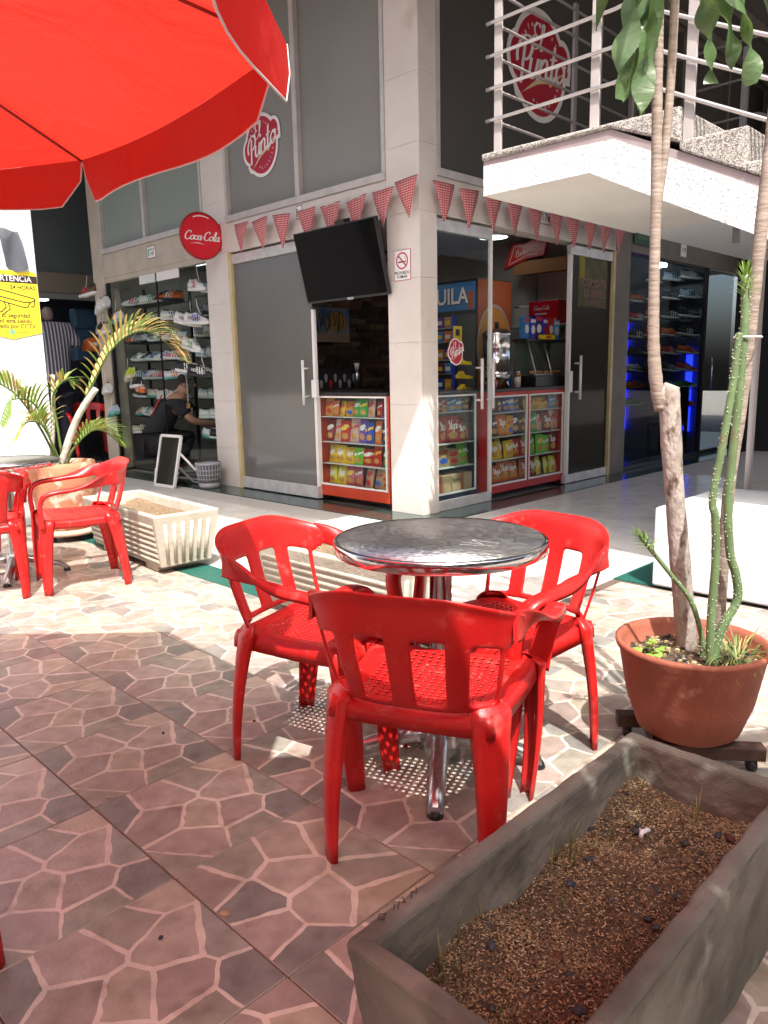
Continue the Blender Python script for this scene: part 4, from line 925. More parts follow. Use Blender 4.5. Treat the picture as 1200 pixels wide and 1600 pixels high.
dr = E('tall_dracaena', 'pale trunk with a healed kink bearing drooping broad leaves above the pot', 'plant', (2.345, .955, .32))
def rel(p, o): return tuple(Vector(p)-Vector(o))
O1 = (2.345, .955, .32)
T1 = [(2.35,.95,.30),(2.322,.978,.603),(2.296,1.004,.892),(2.278,1.018,1.12),(2.282,1.012,1.165)]
trunk('trunk', None, [rel(p, O1) for p in T1], [.034,.032,.029,.031,.029,.022], BARK, parent=dr, n=14, ring=.02)
for q_, r_ in (((2.262,1.035,1.125),.021),): MB().lathe([(.004,-r_*1.9),(r_*.7,-r_*1.2),(r_,0),(r_*.9,r_*.9),(.012,r_*1.8)], 12, rel(q_, O1)).build('knot', BARK, dr)
T1b = [(2.262,1.038,1.09),(2.247,1.052,1.19),(2.24,1.06,1.30),(2.236,1.064,1.454),(2.232,1.068,1.725),(2.226,1.074,1.984),(2.221,1.079,2.25),(2.22,1.08,2.42)]
trunk('stem', None, [rel(p, O1) for p in T1b], [.019,.0205,.0175,.016,.0155,.015,.0145,.013], BARK2, parent=dr, ring=.03)
trunk('stem', None, [rel(p, O1) for p in [(2.237,1.064,1.60),(2.238,1.062,1.70),(2.244,1.052,1.84),(2.249,1.046,2.05),(2.25,1.045,2.3)]], [.006,.011,.0125,.0125,.012], BARK2, parent=dr, ring=.03)
def leaf(mb, base, d, L, W, droop, twist, wav, m=0, n=12):
    d = Vector(d).normalized(); side = d.cross(Vector((0,0,1))); side = side.normalized() if side.length > .01 else Vector((1,0,0)); p = Vector(base); dirv = d.copy(); vs = []
    ph = rnd.uniform(0, 6)
    for k in range(n+1):
        q = k/n; wd = W*(math.sin(math.pi*min(1, .08+q*.92))**.7)*(1 if q < .98 else .2); tw = twist*q; s2 = side*math.cos(tw)+dirv.cross(side)*math.sin(tw); nn = dirv.cross(s2)
        for u in (-1, 0, 1): vs.append(p+s2*u*wd+nn*(abs(u)*.25*wd+wav*math.sin(q*11+ph+u*1.3)*abs(u)))
        p = p+dirv*(L/n); dirv = (dirv+Vector((0,0,-1))*droop/n*(1+q)).normalized()
    mb.add(vs, [(k*3+u, k*3+u+1, k*3+u+4, k*3+u+3) for k in range(n) for u in (0, 1)], m, True)
# hanging leaves seen at top of picture, then the crown above
hang = [((2.15,1.07,2.34),(-.16,.10,-.35),.40,.030,1.8),((2.17,1.08,2.35),(-.12,.12,-.4),.40,.033,2.0),((2.19,1.06,2.33),(-.14,.05,-.4),.42,.035,2.2),((2.19,1.06,2.32),(-.15,.05,-.5),.38,.034,2.0),((2.2,1.07,2.33),(-.05,.1,-.5),.38,.029,2.2),
        ((2.26,1.02,2.32),(.10,-.3,-.4),.34,.033,2.4),((2.28,1.0,2.33),(.2,-.4,-.2),.40,.033,2.4),((2.30,.98,2.34),(.3,-.5,.0),.44,.032,2.4),((2.29,1.0,2.31),(.25,-.45,-.3),.30,.033,2.6),((2.32,.97,2.34),(.35,-.6,-.1),.42,.030,2.4)]
lf = []
for (b_, d_, L, W, dp) in hang:
    mb = MB(); leaf(mb, rel(b_, O1), d_, L, W, dp, rnd.uniform(-2.2,2.2), .026, 0, 22); mb.build('leaf', LEAFG, dr)
for k in range(16):
    a = k*2.4; e = rnd.uniform(.8, 1.6); mb = MB(); leaf(mb, rel((2.22, 1.08, 2.42+.006*k), O1), (math.cos(a), math.sin(a), e), rnd.uniform(.38,.55), rnd.uniform(.03,.037), 1.9, rnd.uniform(-.6,.6), .008); mb.build('leaf', LEAFG, dr)
O2 = (2.342, .858, .32)
t2 = E('slim_trunk_plant', 'slim ringed brown trunk leaning past the green spiny stems', 'plant', O2)
trunk('trunk', None, [rel(p, O2) for p in [(2.342,.858,.29),(2.345,.855,.578),(2.349,.851,.859),(2.365,.835,1.129),(2.376,.824,1.441),(2.382,.818,1.652),(2.389,.811,1.839),(2.40,.80,2.2),(2.41,.79,2.75)]], [.022,.019,.017,.017,.018,.018,.018,.016,.013], BARK2, parent=t2, ring=.03, n=12)
for k in range(22):
    a = k*2.4+.5; mb = MB(); leaf(mb, rel((2.41,.79,2.72+.01*k), O2), (math.cos(a), math.sin(a), rnd.uniform(.4,1.6)), rnd.uniform(.4,.55), .028, 1.6, rnd.uniform(-.6,.6), .006); mb.build('leaf', LEAFG, t2)
def spiny(label, O, pts, rad, tuft, n_sp):
    o = E('spiny_stem_plant', label, 'plant', O); P_ = smooth_path([rel(p, O) for p in pts], 8); N = len(P_)
    MB().tube(P_, [rad[0]+(rad[1]-rad[0])*i/(N-1) for i in range(N)], 12).build('stem', STEMG, o)
    mb = MB()
    for k in range(n_sp):
        i = rnd.randrange(2, N-1); p = P_[i].lerp(P_[i-1], rnd.random()); a = rnd.uniform(0, 6.28); r_ = rad[0]+(rad[1]-rad[0])*i/(N-1); e = Vector((math.cos(a), math.sin(a), 0))
        q = p+e*r_; mb.add([q+Vector((0,0,.0022)), q+Vector((0,0,-.0022)), q+Vector((-e.y,e.x,0))*.002, q-Vector((-e.y,e.x,0))*.002, q+e*.0042], [(0,2,4),(2,1,4),(1,3,4),(3,0,4)])
    tag(mb.build('spine', SPINE, o), None, kind='stuff')
    if tuft:
        top = P_[-1]; dr_ = (P_[-1]-P_[-4]).normalized(); mb = MB()
        for k in range(40):
            a = k*2.4; q = k/40; e = (Vector((math.cos(a), math.sin(a), 0))*(1-q*.6)+dr_*(.5+q*1.3)).normalized(); leaf(mb, top-dr_*.05*(1-q)*tuft, e, .045*tuft, .0028*tuft, .6, 0, 0, 0, 4)
        tag(mb.build('tuft', MATS.get('tuft_leaf') or clothmat('tuft_leaf', (.16,.28,.05), .2, (.3,.45,.08)), o), None, kind='stuff')
    return o
spiny('left green spiny stem tied to the slim trunk', (2.222,.828,.32), [(2.235,.815,.30),(2.222,.828,.327),(2.218,.832,.489),(2.22,.83,.647),(2.214,.836,.782),(2.206,.844,.84),(2.219,.831,.988),(2.233,.817,1.169),(2.236,.814,1.24),(2.24,.81,1.31)], (.0135,.0095), 0, 200)
spiny('taller green spiny stem with a leafy tip curving out low at the right', (2.287,.813,.32), [(2.265,.835,.32),(2.272,.828,.40),(2.287,.813,.456),(2.308,.792,.526),(2.302,.798,.597),(2.285,.815,.676),(2.275,.825,.832),(2.28,.82,1.021),(2.285,.815,1.204),(2.286,.814,1.347),(2.281,.819,1.47)], (.0135,.0120), 1.15, 240)
spiny('short green shoot leaning left out of the right pot', (2.272,.878,.33), [(2.276,.872,.32),(2.272,.878,.393),(2.245,.905,.508),(2.2,.95,.591),(2.153,.997,.673),(2.127,1.023,.718)], (.0085,.006), 1.1, 60)
ti = E('white_tie', 'white tie binding the green stems to the slim trunk', 'tie', (2.32,.815,1.30)); mb = MB(); mb.tube([(.052*math.cos(a*.52), .034*math.sin(a*.52), 0) for a in range(13)], .0028, 6).build('loop', PAPER, ti)
# weeds in the pot
wd = E('grass_tuft', 'green grass tuft hanging over the rim of the right pot', 'grass', (2.31,.78,.32)); mb = MB()
for k in range(150):
    a = rnd.uniform(0, 6.28); r_ = rnd.uniform(0, .10); leaf(mb, (r_*math.cos(a), r_*math.sin(a)*.7, 0), (math.cos(a)*.6-.15, math.sin(a)*.6-.15, 1.2), rnd.uniform(.05,.15), .0016, rnd.uniform(1.2,3), 0, 0, rnd.choice((0,0,1)), 5)
tag(mb.build('blades', [GRASS, DRYG], wd), None, kind='stuff')
wd = E('leafy_weed', 'yellow green leafy weed at the left inside the right pot', 'weed', (2.165,1.00,.325)); mb = MB()
for k in range(26):
    x, y = rnd.uniform(-.05,.06), rnd.uniform(-.045,.045); z = rnd.uniform(.01,.05); s = rnd.uniform(.008,.016); a = rnd.uniform(0,6.28); tl = rnd.uniform(-.5,.5)
    mb.add([(x+s*math.cos(a+q*1.047)*(1.2 if q == 0 else 1), y+s*math.sin(a+q*1.047), z+s*tl*math.cos(q*1.047)) for q in range(6)], [(0,1,2,3,4,5)], rnd.choice((0,0,1)))
    mb.tube([(x*.5,y*.5,-.01),(x,y,z)], .0008, 4, 0)
tag(mb.build('leaves', [clothmat('weed_leaf', (.22,.34,.06), .25), clothmat('weed_leaf_yellow', (.42,.42,.06), .25)], wd), None, kind='stuff')

# ---- left pot with palm
lp = E('terracotta_pot', 'weathered terracotta barrel pot with a palm by the white wall', 'plant pot', (2.37, 5.86, 0))
MB().lathe([(.17, .085), (.185, .10), (.205, .22), (.235, .36), (.247, .50), (.248, .57), (.24, .60), (.21, .60), (.20, .56), (.19, .50)], 40).build('bowl', TERRAOLD, lp)
MB().lathe([(.20, .045), (.245, .05), (.25, .075), (.235, .082), (.19, .084)], 40).build('saucer', mat('pale_saucer', (.50,.33,.24), .8), lp)
for a in (0, 1.57, 3.14, 4.71): MB().tube([(.19*math.cos(a+.6)-.012, .19*math.sin(a+.6), .023), (.19*math.cos(a+.6)+.012, .19*math.sin(a+.6), .023)], .022, 12).build('caster', BLACK, lp)
mb = MB(); mb.lathe([(.205, .53), (.001, .545)], 24, caps=False); tag(mb.build('soil', SOIL, lp), None, kind='stuff')
pm = E('potted_palm', 'palm with one long yellowing frond arching over the weathered pot', 'palm', (2.37, 5.86, .54))
OP = (2.37, 5.86, .54)
def frond(base_pts, n_l, L, m, m2, name='frond'):
    P_ = smooth_path([rel(p, OP) for p in base_pts], 8); N = len(P_); mb = MB(); mb.tube(P_, [.011-.008*i/(N-1) for i in range(N)], 6, 0)
    for k in range(n_l):
        q = .32+.68*k/n_l; i = min(int(q*(N-1)), N-2); p = P_[i]; t_ = (P_[i+1]-P_[i]).normalized(); side = t_.cross(Vector((0,0,1))); side = side.normalized() if side.length > .05 else Vector((1,-1,0)).normalized()
        upv = side.cross(t_); l = L*math.sin(math.pi*(.12+.80*(q-.32)/.68))*rnd.uniform(.85,1.1)
        for s in (-1, 1): leaf(mb, p, t_*.75+side*s*.75+upv*.65, l, .0095, .7, 0, 0, 1 if rnd.random() < .62 else 2, 5)
    return mb.build(name, [PALMG, m, m2], pm)
frond([(2.371,5.829,.52),(2.40,5.80,.78),(2.548,5.652,1.138),(2.687,5.513,1.442),(2.829,5.371,1.565),(2.945,5.255,1.515),(3.06,5.14,1.34)], 40, .35, PALMY, PALMG)
frond([(2.36,5.85,.52),(2.25,5.88,.85),(2.12,5.96,1.12),(1.95,6.0,1.22),(1.78,6.02,1.12)], 24, .30, PALMG, PALMY)
frond([(2.36,5.85,.52),(2.30,5.88,.82),(2.22,5.9,1.05),(2.02,5.8,1.08),(1.9,5.7,.92)], 28, .30, PALMG, PALMG)
frond([(2.37,5.83,.52),(2.35,5.82,.85),(2.33,5.80,1.1),(2.40,5.72,1.22),(2.43,5.68,1.18)], 16, .18, PALMG, PALMY)
frond([(2.38,5.80,.54),(2.392,5.708,.686),(2.497,5.603,.829),(2.58,5.52,.83),(2.66,5.44,.72)], 24, .24, PALMG, PALMG)
frond([(2.36,5.82,.52),(2.28,5.78,.75),(2.2,5.75,.9),(2.08,5.7,.92),(1.98,5.66,.82)], 22, .26, PALMG, PALMY)
trunk('cut_stub', None, [rel(p, OP) for p in ((2.34,5.86,.52),(2.465,5.735,.923),(2.583,5.617,1.151))], [.030,.026,.023], mat('stub_bark', (.55,.52,.45), .85, col2=(.36,.33,.28), nscale=9, bump=.4, bscale=30), parent=pm)
trunk('cut_stub', None, [rel(p, OP) for p in ((2.30,5.9,.52),(2.34,5.86,.95),(2.36,5.84,1.26))], [.018,.016,.014], MATS['stub_bark'], parent=pm)

# ================================================================== UMBRELLAS
RIBM = mat('rib_steel', (.22,.03,.028), .6)
def umbrella(label, cx, cy_, hem, phase, R_=1.21, rise_=.36, seed=1):
    o = E('patio_umbrella', label, 'umbrella', (cx, cy_, 0), 0, 'red patio umbrellas'); rr = random.Random(seed); zt = hem+rise_
    MB().tube([(0,0,.0),(0,0,zt+.06)], .021, 14).build('pole', POLE, o)
    MB().lathe([(.23,0),(.23,.05),(.06,.10),(.035,.30),(.022,.31)], 28).build('base', GREYP, o)
    MB().lathe([(.045, hem-.02), (.05, hem), (.045, hem+.03)], 16).build('hub', POLE, o)
    tips = [Vector((R_*math.cos(phase+k*math.pi/4), R_*math.sin(phase+k*math.pi/4), hem)) for k in range(8)]; apex = Vector((0, 0, zt))
    for k in range(8):
        A, B = tips[k], tips[(k+1) % 8]; mb = MB(); n = 8; vs = []
        for i in range(n+1):
            q = i/n
            for j in range(n+1):
                s = j/n; p = apex.lerp(A.lerp(B, s), max(q, .02)); p.z += .05*math.sin(math.pi*q)*.6-.045*math.sin(math.pi*s)*q*.6; vs.append(p)
        mb.add(vs, [(i*(n+1)+j, i*(n+1)+j+1, (i+1)*(n+1)+j+1, (i+1)*(n+1)+j) for i in range(n) for j in range(n)], 0, True)
        pn = mb.build('canopy_panel', CANOPY, o)
        # scalloped flap hanging from the hem
        fl = MB(); vs = []; out = (A+B); out.z = 0; out.normalize(); nj = 16; ni = 5; low = []; ph = rr.uniform(0, 6)
        for i in range(ni+1):
            q = i/ni
            for j in range(nj+1):
                s = j/nj; p = A.lerp(B, s); p.z -= .045*math.sin(math.pi*s)*.6; e = min(s, 1-s)*2
                drop = .125*(1-.55*(1-min(1, e/.16))**2)*(.92+.08*math.cos(s*6.28*1)); inset = (.5-s)*.09*q*(1 if min(s, 1-s) < .25 else 1)
                p = p+(B-A)*inset*.25+out*(.018*q*math.sin(s*9+ph)-.012*q); p.z -= drop*q; vs.append(p)
                if i == ni: low.append(p.copy())
        fl.add(vs, [(i*(nj+1)+j, i*(nj+1)+j+1, (i+1)*(nj+1)+j+1, (i+1)*(nj+1)+j) for i in range(ni) for j in range(nj)], 0, True)
        f_ = fl.build('flap', CANOPY, o); side1 = [vs[i*(nj+1)] for i in range(ni+1)]; side2 = [vs[i*(nj+1)+nj] for i in range(ni, -1, -1)]
        MB().tube(side1+low[1:-1]+side2, .0022, 5).build('piping', PIPING, f_)
        d_ = (A-apex); MB().tube([apex+Vector((0,0,-.02)), apex.lerp(A, .5)+Vector((0,0,.008)), A+Vector((0,0,-.004))], .0035, 6).build('rib', RIBM, o)
        MB().tube([Vector((0,0,hem))+Vector((A.x,A.y,0)).normalized()*.04, apex.lerp(A, .52)], .0045, 6).build('strut', RIBM, o)
    return o
umbrella('red patio umbrella with scalloped flaps at the upper left', -.193, 1.815, 1.85, R(19.9), seed=4, R_=1.335)
umbrella('red patio umbrella over the spot the photograph was taken from', -.51, .06, 2.35, R(22.5), seed=9)
# leafy tree behind the photographer, shades the near planter
tr = E('potted_tree', 'dense leafy potted tree standing behind the right side of the view', 'tree', (1.05, -.95, 0))
MB().lathe([(.22,0),(.28,.25),(.30,.42),(.27,.43),(.26,.36)], 28).build('pot', TERRA, tr)
MB().tube([(0,0,.3),(.03,.02,.9),(.0,.0,1.5),(.05,.05,2.2)], [.05,.045,.04,.02], 10).build('trunk', BARK, tr)
for k in range(7): a = k*.9; MB().tube([(0,0,1.35+.1*k),(.4*math.cos(a),.4*math.sin(a),1.7+.12*k),(.75*math.cos(a),.75*math.sin(a),1.9+.14*k)], [.02,.014,.006], 6).build('branch', BARK, tr)
mb = MB()
for k in range(9500):
    a = rnd.uniform(0, 6.28); u = rnd.uniform(-1, 1); r_ = rnd.random()**.4; sx = math.sqrt(1-u*u); p = Vector((1.0*r_*sx*math.cos(a), .86*r_*sx*math.sin(a), 2.1+.62*r_*u))
    if math.sin(p.x*6)+math.cos(p.y*7)+math.sin(p.z*8) > 2.3: continue
    d_ = Vector((rnd.uniform(-1,1), rnd.uniform(-1,1), rnd.uniform(-.7,.4))).normalized(); s_ = d_.cross(Vector((0,0,1))).normalized(); L = rnd.uniform(.05,.09); W = L*.3
    mb.add([p, p+d_*L*.5+s_*W, p+d_*L, p+d_*L*.5-s_*W], [(0,1,2,3)])
tag(mb.build('crown', TREEG, tr), None, kind='stuff')
#PART2
# ================================================================== OPPOSITE BUILDINGS (reflected in the glass)
ob = E('opposite_building', 'pale two storey building across the courtyard behind the viewer', 'building', (-11, 0, 0))
MB().box(-2, 0, -14, 16, 0, 6.2).build('wall', mat('opposite_wall', (.34,.31,.28), .8, col2=(.28,.26,.23), nscale=1.2), ob)
for k in range(9):
    for z0 in (.1, 3.2): MB().box(-.02, .03, -12.5+3*k, -10.5+3*k, z0, z0+2.3).build('window', mat('opposite_glass', (.03,.035,.04), .1), ob)
ob = E('opposite_building', 'pale two storey building beyond the tree behind the viewer', 'building', (0, -11, 0))
MB().box(-11, 17, -2, 0, 0, 6.2).build('wall', MATS['opposite_wall'], ob)
for k in range(8):
    for z0 in (.1, 3.2): MB().box(-9.5+3*k, -7.5+3*k, -.02, .03, z0, z0+2.3).build('window', MATS['opposite_glass'], ob)

# ================================================================== SNACK CABINETS
ORD = ['first','second','third','fourth','fifth','sixth','seventh','eighth','ninth']
SHELF = ['top','second','third','bottom']
BAGC = {'red':(.42,.012,.012),'orange':(.62,.14,.012),'yellow':(.68,.42,.015),'amber':(.62,.28,.02),'green':(.04,.32,.04),'lime':(.16,.48,.03),'purple':(.15,.05,.34),'blue':(.015,.05,.34),
        'dark blue':(.012,.02,.12),'pink':(.45,.10,.12),'tan':(.42,.26,.12),'brown':(.07,.03,.018),'dark red':(.20,.01,.012),'white and red':(.55,.35,.30),'lemon':(.68,.58,.02),'sky blue':(.06,.22,.52)}
def bagmat(nm, c):
    m = bpy.data.materials.new('bag_'+nm.replace(' ', '_')); m.use_nodes = True; t = m.node_tree; L = t.links; b = t.nodes['Principled BSDF']
    b.inputs['Roughness'].default_value = .38; b.inputs['Specular IOR Level'].default_value = .35; b.inputs['Base Color'].default_value = (*[x*.9 for x in c], 1)
    tc = t.nodes.new('ShaderNodeTexCoord'); n = t.nodes.new('ShaderNodeTexNoise'); n.inputs['Scale'].default_value = 22; n.inputs['Detail'].default_value = 4
    L.new(tc.outputs['Object'], n.inputs['Vector']); bp = t.nodes.new('ShaderNodeBump'); bp.inputs['Strength'].default_value = .5; bp.inputs['Distance'].default_value = .01
    L.new(n.outputs[0], bp.inputs['Height']); L.new(bp.outputs[0], b.inputs['Normal']); return m
BM = {k: bagmat(k, v) for k, v in BAGC.items()}
PRW = mat('bag_print_white', (.68,.66,.62), .35); PRY = mat('bag_print_yellow', (.70,.45,.05), .4); PRR = mat('bag_print_red', (.45,.015,.015), .4); PRC = mat('bag_print_crisps', (.55,.30,.07), .5, col2=(.35,.15,.03), nscale=30); PRB = mat('bag_print_blue', (.02,.10,.45), .4)
def bag_mesh():
    mb = MB(); nx, ny = 8, 10; f_, b_ = [], []
    for s in (1, -1):
        o = len(mb.v); vs = []
        for j in range(ny+1):
            for i in range(nx+1):
                u, v = -1+2*i/nx, j/ny; e = max(0, 1-u*u)**.6*max(0, math.sin(math.pi*min(1, max(0, (v-.06)/.88))))**.6
                w_ = .5*(1-.05*math.sin(math.pi*v)); vs.append((u*w_, v, s*(.22*e+.02*math.sin(u*9+v*5)*e+.004)))
        fs = [(j*(nx+1)+i, j*(nx+1)+i+1, (j+1)*(nx+1)+i+1, (j+1)*(nx+1)+i) for j in range(ny) for i in range(nx)]
        mb.add(vs, [tuple(reversed(q)) for q in fs] if s < 0 else fs, 0, True)
    return mb.mesh('snack_bag', BM['red'])
def print_mesh(name, outline, depth):
    mb = MB(); vs = []; n = len(outline); cx_ = sum(p[0] for p in outline)/n; cy_ = sum(p[1] for p in outline)/n
    def zz(x, y):
        u = min(1, abs(x/.5)); v = y; e = max(0, 1-u*u)**.6*max(0, math.sin(math.pi*min(1, max(0, (v-.06)/.88))))**.6
        return .22*e+.02*math.sin(x*18+v*5)*e+.004+depth
    for r_ in (0, .5, 1):
        for p in outline: x, y = cx_+(p[0]-cx_)*r_, cy_+(p[1]-cy_)*r_; vs.append((x, y, zz(x, y)))
    fs = [(r_*n+i, r_*n+(i+1) % n, (r_+1)*n+(i+1) % n, (r_+1)*n+i) for r_ in (0, 1) for i in range(n)]
    mb.add(vs, fs, 0, True); return mb.mesh(name, PRW)
def wordmesh():
    mb = MB(); script(mb, 'Yupi', .62, 0, .62, 0, 0, .25, .34, None, .12)
    v2 = []
    for x, y, z in mb.v:
        u = min(1, abs(x/.5)); e = max(0, 1-u*u)**.6*max(0, math.sin(math.pi*min(1, max(0, (y-.06)/.88))))**.6; v2.append((x, y, .22*e+.02*math.sin(x*18+y*5)*e+.020))
    mb.v = v2; return mb.mesh('bag_lettering', PRW)
BAG = bag_mesh(); WORD = wordmesh()
PR1 = print_mesh('bag_logo', [(.40*math.cos(a*.524), .66+.13*math.sin(a*.524)+.05*math.cos(a*.524)) for a in range(12)], .012)
PR2 = print_mesh('bag_picture', [(.30*math.cos(a*.628)*(1+.2*math.sin(a*3)), .27+.15*math.sin(a*.628)) for a in range(10)], .012)
PR3 = print_mesh('bag_logo_band', [(-.44,.52),(.0,.58),(.44,.66),(.44,.80),(.0,.73),(-.44,.66)], .012)
def bag(cab, where, si, bi, n, cn, x, y, w_, h, big, z=0.):
    M = cab.matrix_world @ Matrix.Translation((x, y, z)) @ Matrix.Rotation(R(rnd.uniform(-5, 5)), 4, 'Z') @ Matrix.Rotation(R(rnd.uniform(-18, 18)), 4, 'Y') @ Matrix.Rotation(R(-rnd.uniform(2, 12)), 4, 'X') @ Matrix.Diagonal((w_, h, w_*.8, 1))
    o = inst(BAG, 'snack_bag', None, (0,0,0), None, [BM[cn]]); o.matrix_world = M
    pos = ORD[bi]+' from left'
    tag(o, f'{cn} snack bag, {pos} on {SHELF[si]} shelf of {where}', 'snack bag', 'snack bags in the glass cabinets')
    yel = cn in ('yellow','lemon','amber','tan','white and red'); word = big and cn in ('orange','red','dark red') or (cn in ('yellow','lemon') and si > 1)
    if word: inst(WORD, 'lettering', o)
    else: inst(PR3 if bi % 2 else PR1, 'logo_print', o, (0,0,0), None, [PRR if yel else (PRY if bi % 3 == 2 else PRW)])
    inst(PR2, 'picture_print', o, (0,0,0), None, [PRC if cn not in ('tan','amber') else (PRB if bi % 2 else PRR)])
def cabinet(label, M, W, H, D, body, panes, shelves, glass_top, where, rows, base=.14, frame=TRIM, top=BLACK, big=False):
    o = E('snack_cabinet', label, 'cabinet', M=M)
    MB().box(0, W, .045, base, -D, 0).build('plinth', body, o, .004)
    MB().box(0, W, H-.03, H, -D-.01, .008).build('countertop', top, o, .004)
    MB().box(0, W, base, H-.03, -D, -D+.015).build('back_panel', mat('cabinet_inside', (.10,.085,.075), .6), o)
    for x_ in (0, W-.016): MB().box(x_, x_+.016, base, H-.03, -D+.015, -.004).build('side_panel', body, o)
    MB().box(0, W, glass_top, H-.03, -.02, .0).build('top_rail', body, o, .003)
    for x_ in (.05, W-.05): MB().tube([(x_-.015, .022, -.06), (x_+.015, .022, -.06)], .02, 12).build('caster', BLACK, o)
    for pi, (a, b) in enumerate(panes):
        fr = MB(); fr.box(a, b, base+.001, base+.018, -.012, .004).box(a, b, glass_top-.016, glass_top-.001, -.012, .004).box(a, a+.014, base+.018, glass_top-.016, -.012, .004).box(b-.014, b, base+.018, glass_top-.016, -.012, .004)
        fr.build('pane_frame', frame, o); MB().box(a+.014, b-.014, base+.018, glass_top-.016, -.006, -.003).build('pane', GLASS, o)
        if pi: MB().box(panes[pi-1][1]+.001, a-.001, base, glass_top, -.02, .001).build('post', body, o)
        zs = list(shelves)
        for si, (z0, row) in enumerate(zip(zs, rows[pi])):
            if si < len(zs)-1: MB().box(a+.005, b-.005, z0-.008, z0-.002, -D+.02, -.022).build('shelf', mat('shelf_edge', (.6,.62,.62), .3), o)
            z1 = ([glass_top]+zs)[si]; n = len(row)
            if not row: continue
            while len(row) < 6: row = [row[0]]+row
            cw = (b-a-.03)/n; hgt = min((z1-z0)*.90, .24)
            for bi, cn in enumerate(row):
                wf = 1.12 if n < 7 else 1.05
                bag(o, where+(' left half' if len(panes) > 1 and pi == 0 else ' right half' if len(panes) > 1 else ''), si, bi, n, cn, a+.015+cw*(bi+.5), z0+.001, cw*wf*rnd.uniform(.90, 1.02), hgt*rnd.uniform(.80, 1.02), big, -.02-cw*.42*.8-.012-rnd.uniform(0, .02))
    return o
cabinet('orange red glass snack cabinet under the television', facing((4.83, 5.70, 0), '-x'), .98, 1.05, .36, ORANGE, [(.03, .95)], [.82, .575, .365, .155], 1.015, 'television cabinet',
        [[['amber','orange','yellow','amber','green','green','white and red','red','purple'],['dark red','white and red','red','white and red','purple','blue','orange','dark blue'],['yellow','yellow','yellow','lime','red','red','green'],['lemon','lemon','pink','pink','tan','tan','amber']]], .15)
cabinet('navy snack cabinet with white frame behind the clear glass panel', facing((5.02, 4.40, 0), '-y'), .69, 1.05, .26, NAVY, [(.03, .66)], [.86, .575, .355, .12], 1.015, 'navy cabinet',
        [[['pink','red','white and red','sky blue','sky blue','brown'],['red','red','orange','orange'],['tan','lime','brown','dark red'],[]]], .11, big=True)
cabinet('red snack counter cabinet with two glass fronts below the coffee urn', facing((5.765, 4.335, 0), '-y'), 1.36, 1.05, .34, DRED, [(.02, .665), (.70, 1.34)], [.82, .59, .36, .13], .985, 'counter cabinet',
        [[['brown','brown','brown','blue','sky blue','blue'],['brown','orange','amber','dark blue','brown'],['yellow','yellow','yellow','red','red'],['orange','orange','orange','dark red']],
         [['yellow','sky blue','tan','blue'],['green','white and red','dark red','white and red','white and red'],['lime','lime','lime','dark red','purple'],['dark red','lemon','lemon','lemon','lemon']]], .12, big=True)
for k in range(2):
    o = E('carton', ('left' if k == 0 else 'right')+' brown carton on the bottom shelf of the navy cabinet', 'box', (5.20+.31*k, 4.46, .125))
    MB().box(-.145, .145, -.03, .12, 0, .16).build('box', CARD, o, .003); MB().box(-.02, .02, -.032, -.030, 0, .16).build('tape', FORANGE, o)
    mb = MB(); textmb(mb, 'SUPER', .045, 0, 0, 0, 0, .01, 0, Matrix.Translation((-.075,-.0325,.10)) @ Matrix.Rotation(R(90), 4, 'X')); mb.build('lettering', INK, o)
struct(MB().box(7.13, 8.09, 4.345, 4.68, 0, 1.0).build('counter_base', DRED)); struct(MB().box(7.13, 8.09, 4.335, 4.69, 1.0, 1.05).build('counter_slab', BLACK))

# ---- coffee urn
cu = E('coffee_urn', 'tall polished steel coffee urn on the red counter', 'coffee urn', (6.16, 4.52, 1.05))
MB().lathe([(.135,.09),(.155,.095),(.155,.17),(.14,.175),(.14,.50),(.145,.505),(.145,.53),(.10,.565),(.03,.575),(.02,.60),(0,.60)], 32).build('tank', CHROME, cu)
for a in range(4): MB().tube([(.12*math.cos(a*1.57+.6),.12*math.sin(a*1.57+.6),0),(.10*math.cos(a*1.57+.6),.10*math.sin(a*1.57+.6),.092)], .012, 8).build('leg', CHROME, cu)
MB().tube([(-.16,-.02,.1),(-.165,-.02,.46)], .009, 8).build('sight_glass', TRIM, cu); MB().tube([(-.02,-.145,.14),(-.02,-.19,.14),(-.02,-.19,.10)], .012, 8).build('tap', BLACK, cu); MB().lathe([(.02,.6),(.025,.63),(0,.64)], 12).build('knob', BLACK, cu)
for s in (-1, 1): MB().tube([(s*.14,0,.40),(s*.19,0,.41),(s*.19,0,.46),(s*.14,0,.47)], .008, 8).build('handle', BLACK, cu)
# ---- warmer display
wm = E('display_warmer', 'glass food warmer with pastries on the counter beside the urn', 'display case', (7.02, 4.53, 1.051))
for x0 in (-.36, .335): MB().poly([(-.13,0),(.14,0),(.14,.46),(-.02,.46)], x0, x0+.025, 0, Matrix(((0,0,1,0),(1,0,0,0),(0,1,0,0),(0,0,0,1)))).build('side_glass', GLASS, wm)
MB().box(-.36, .36, -.14, .14, 0, .10).build('base', BLACK, wm); MB().box(-.37, .37, -.03, .15, .46, .485).build('top', BLACK, wm)
MB().poly([(-.14,.10),(-.03,.46),(-.025,.46),(-.134,.10)], -.335, .335, 0, Matrix(((0,0,1,0),(1,0,0,0),(0,1,0,0),(0,0,0,1)))).build('front_glass', GLASS, wm)
for x0 in (-.352, .344, -.06): MB().tube([(x0,-.142,.10),(x0,-.032,.46)], .007, 6).build('edge_strip', STEEL, wm)
MB().box(-.33, .33, -.10, .12, .115, .125).build('tray', STEEL, wm); MB().box(-.335, .335, .135, .14, .10, .46).build('back_glass', glassmat('greenish_back_glass', (.6,.65,.62), .35, (.22,.26,.24), .1), wm); MB().box(-.33, .33, -.06, .12, .29, .296).build('mid_shelf', GLASS, wm)
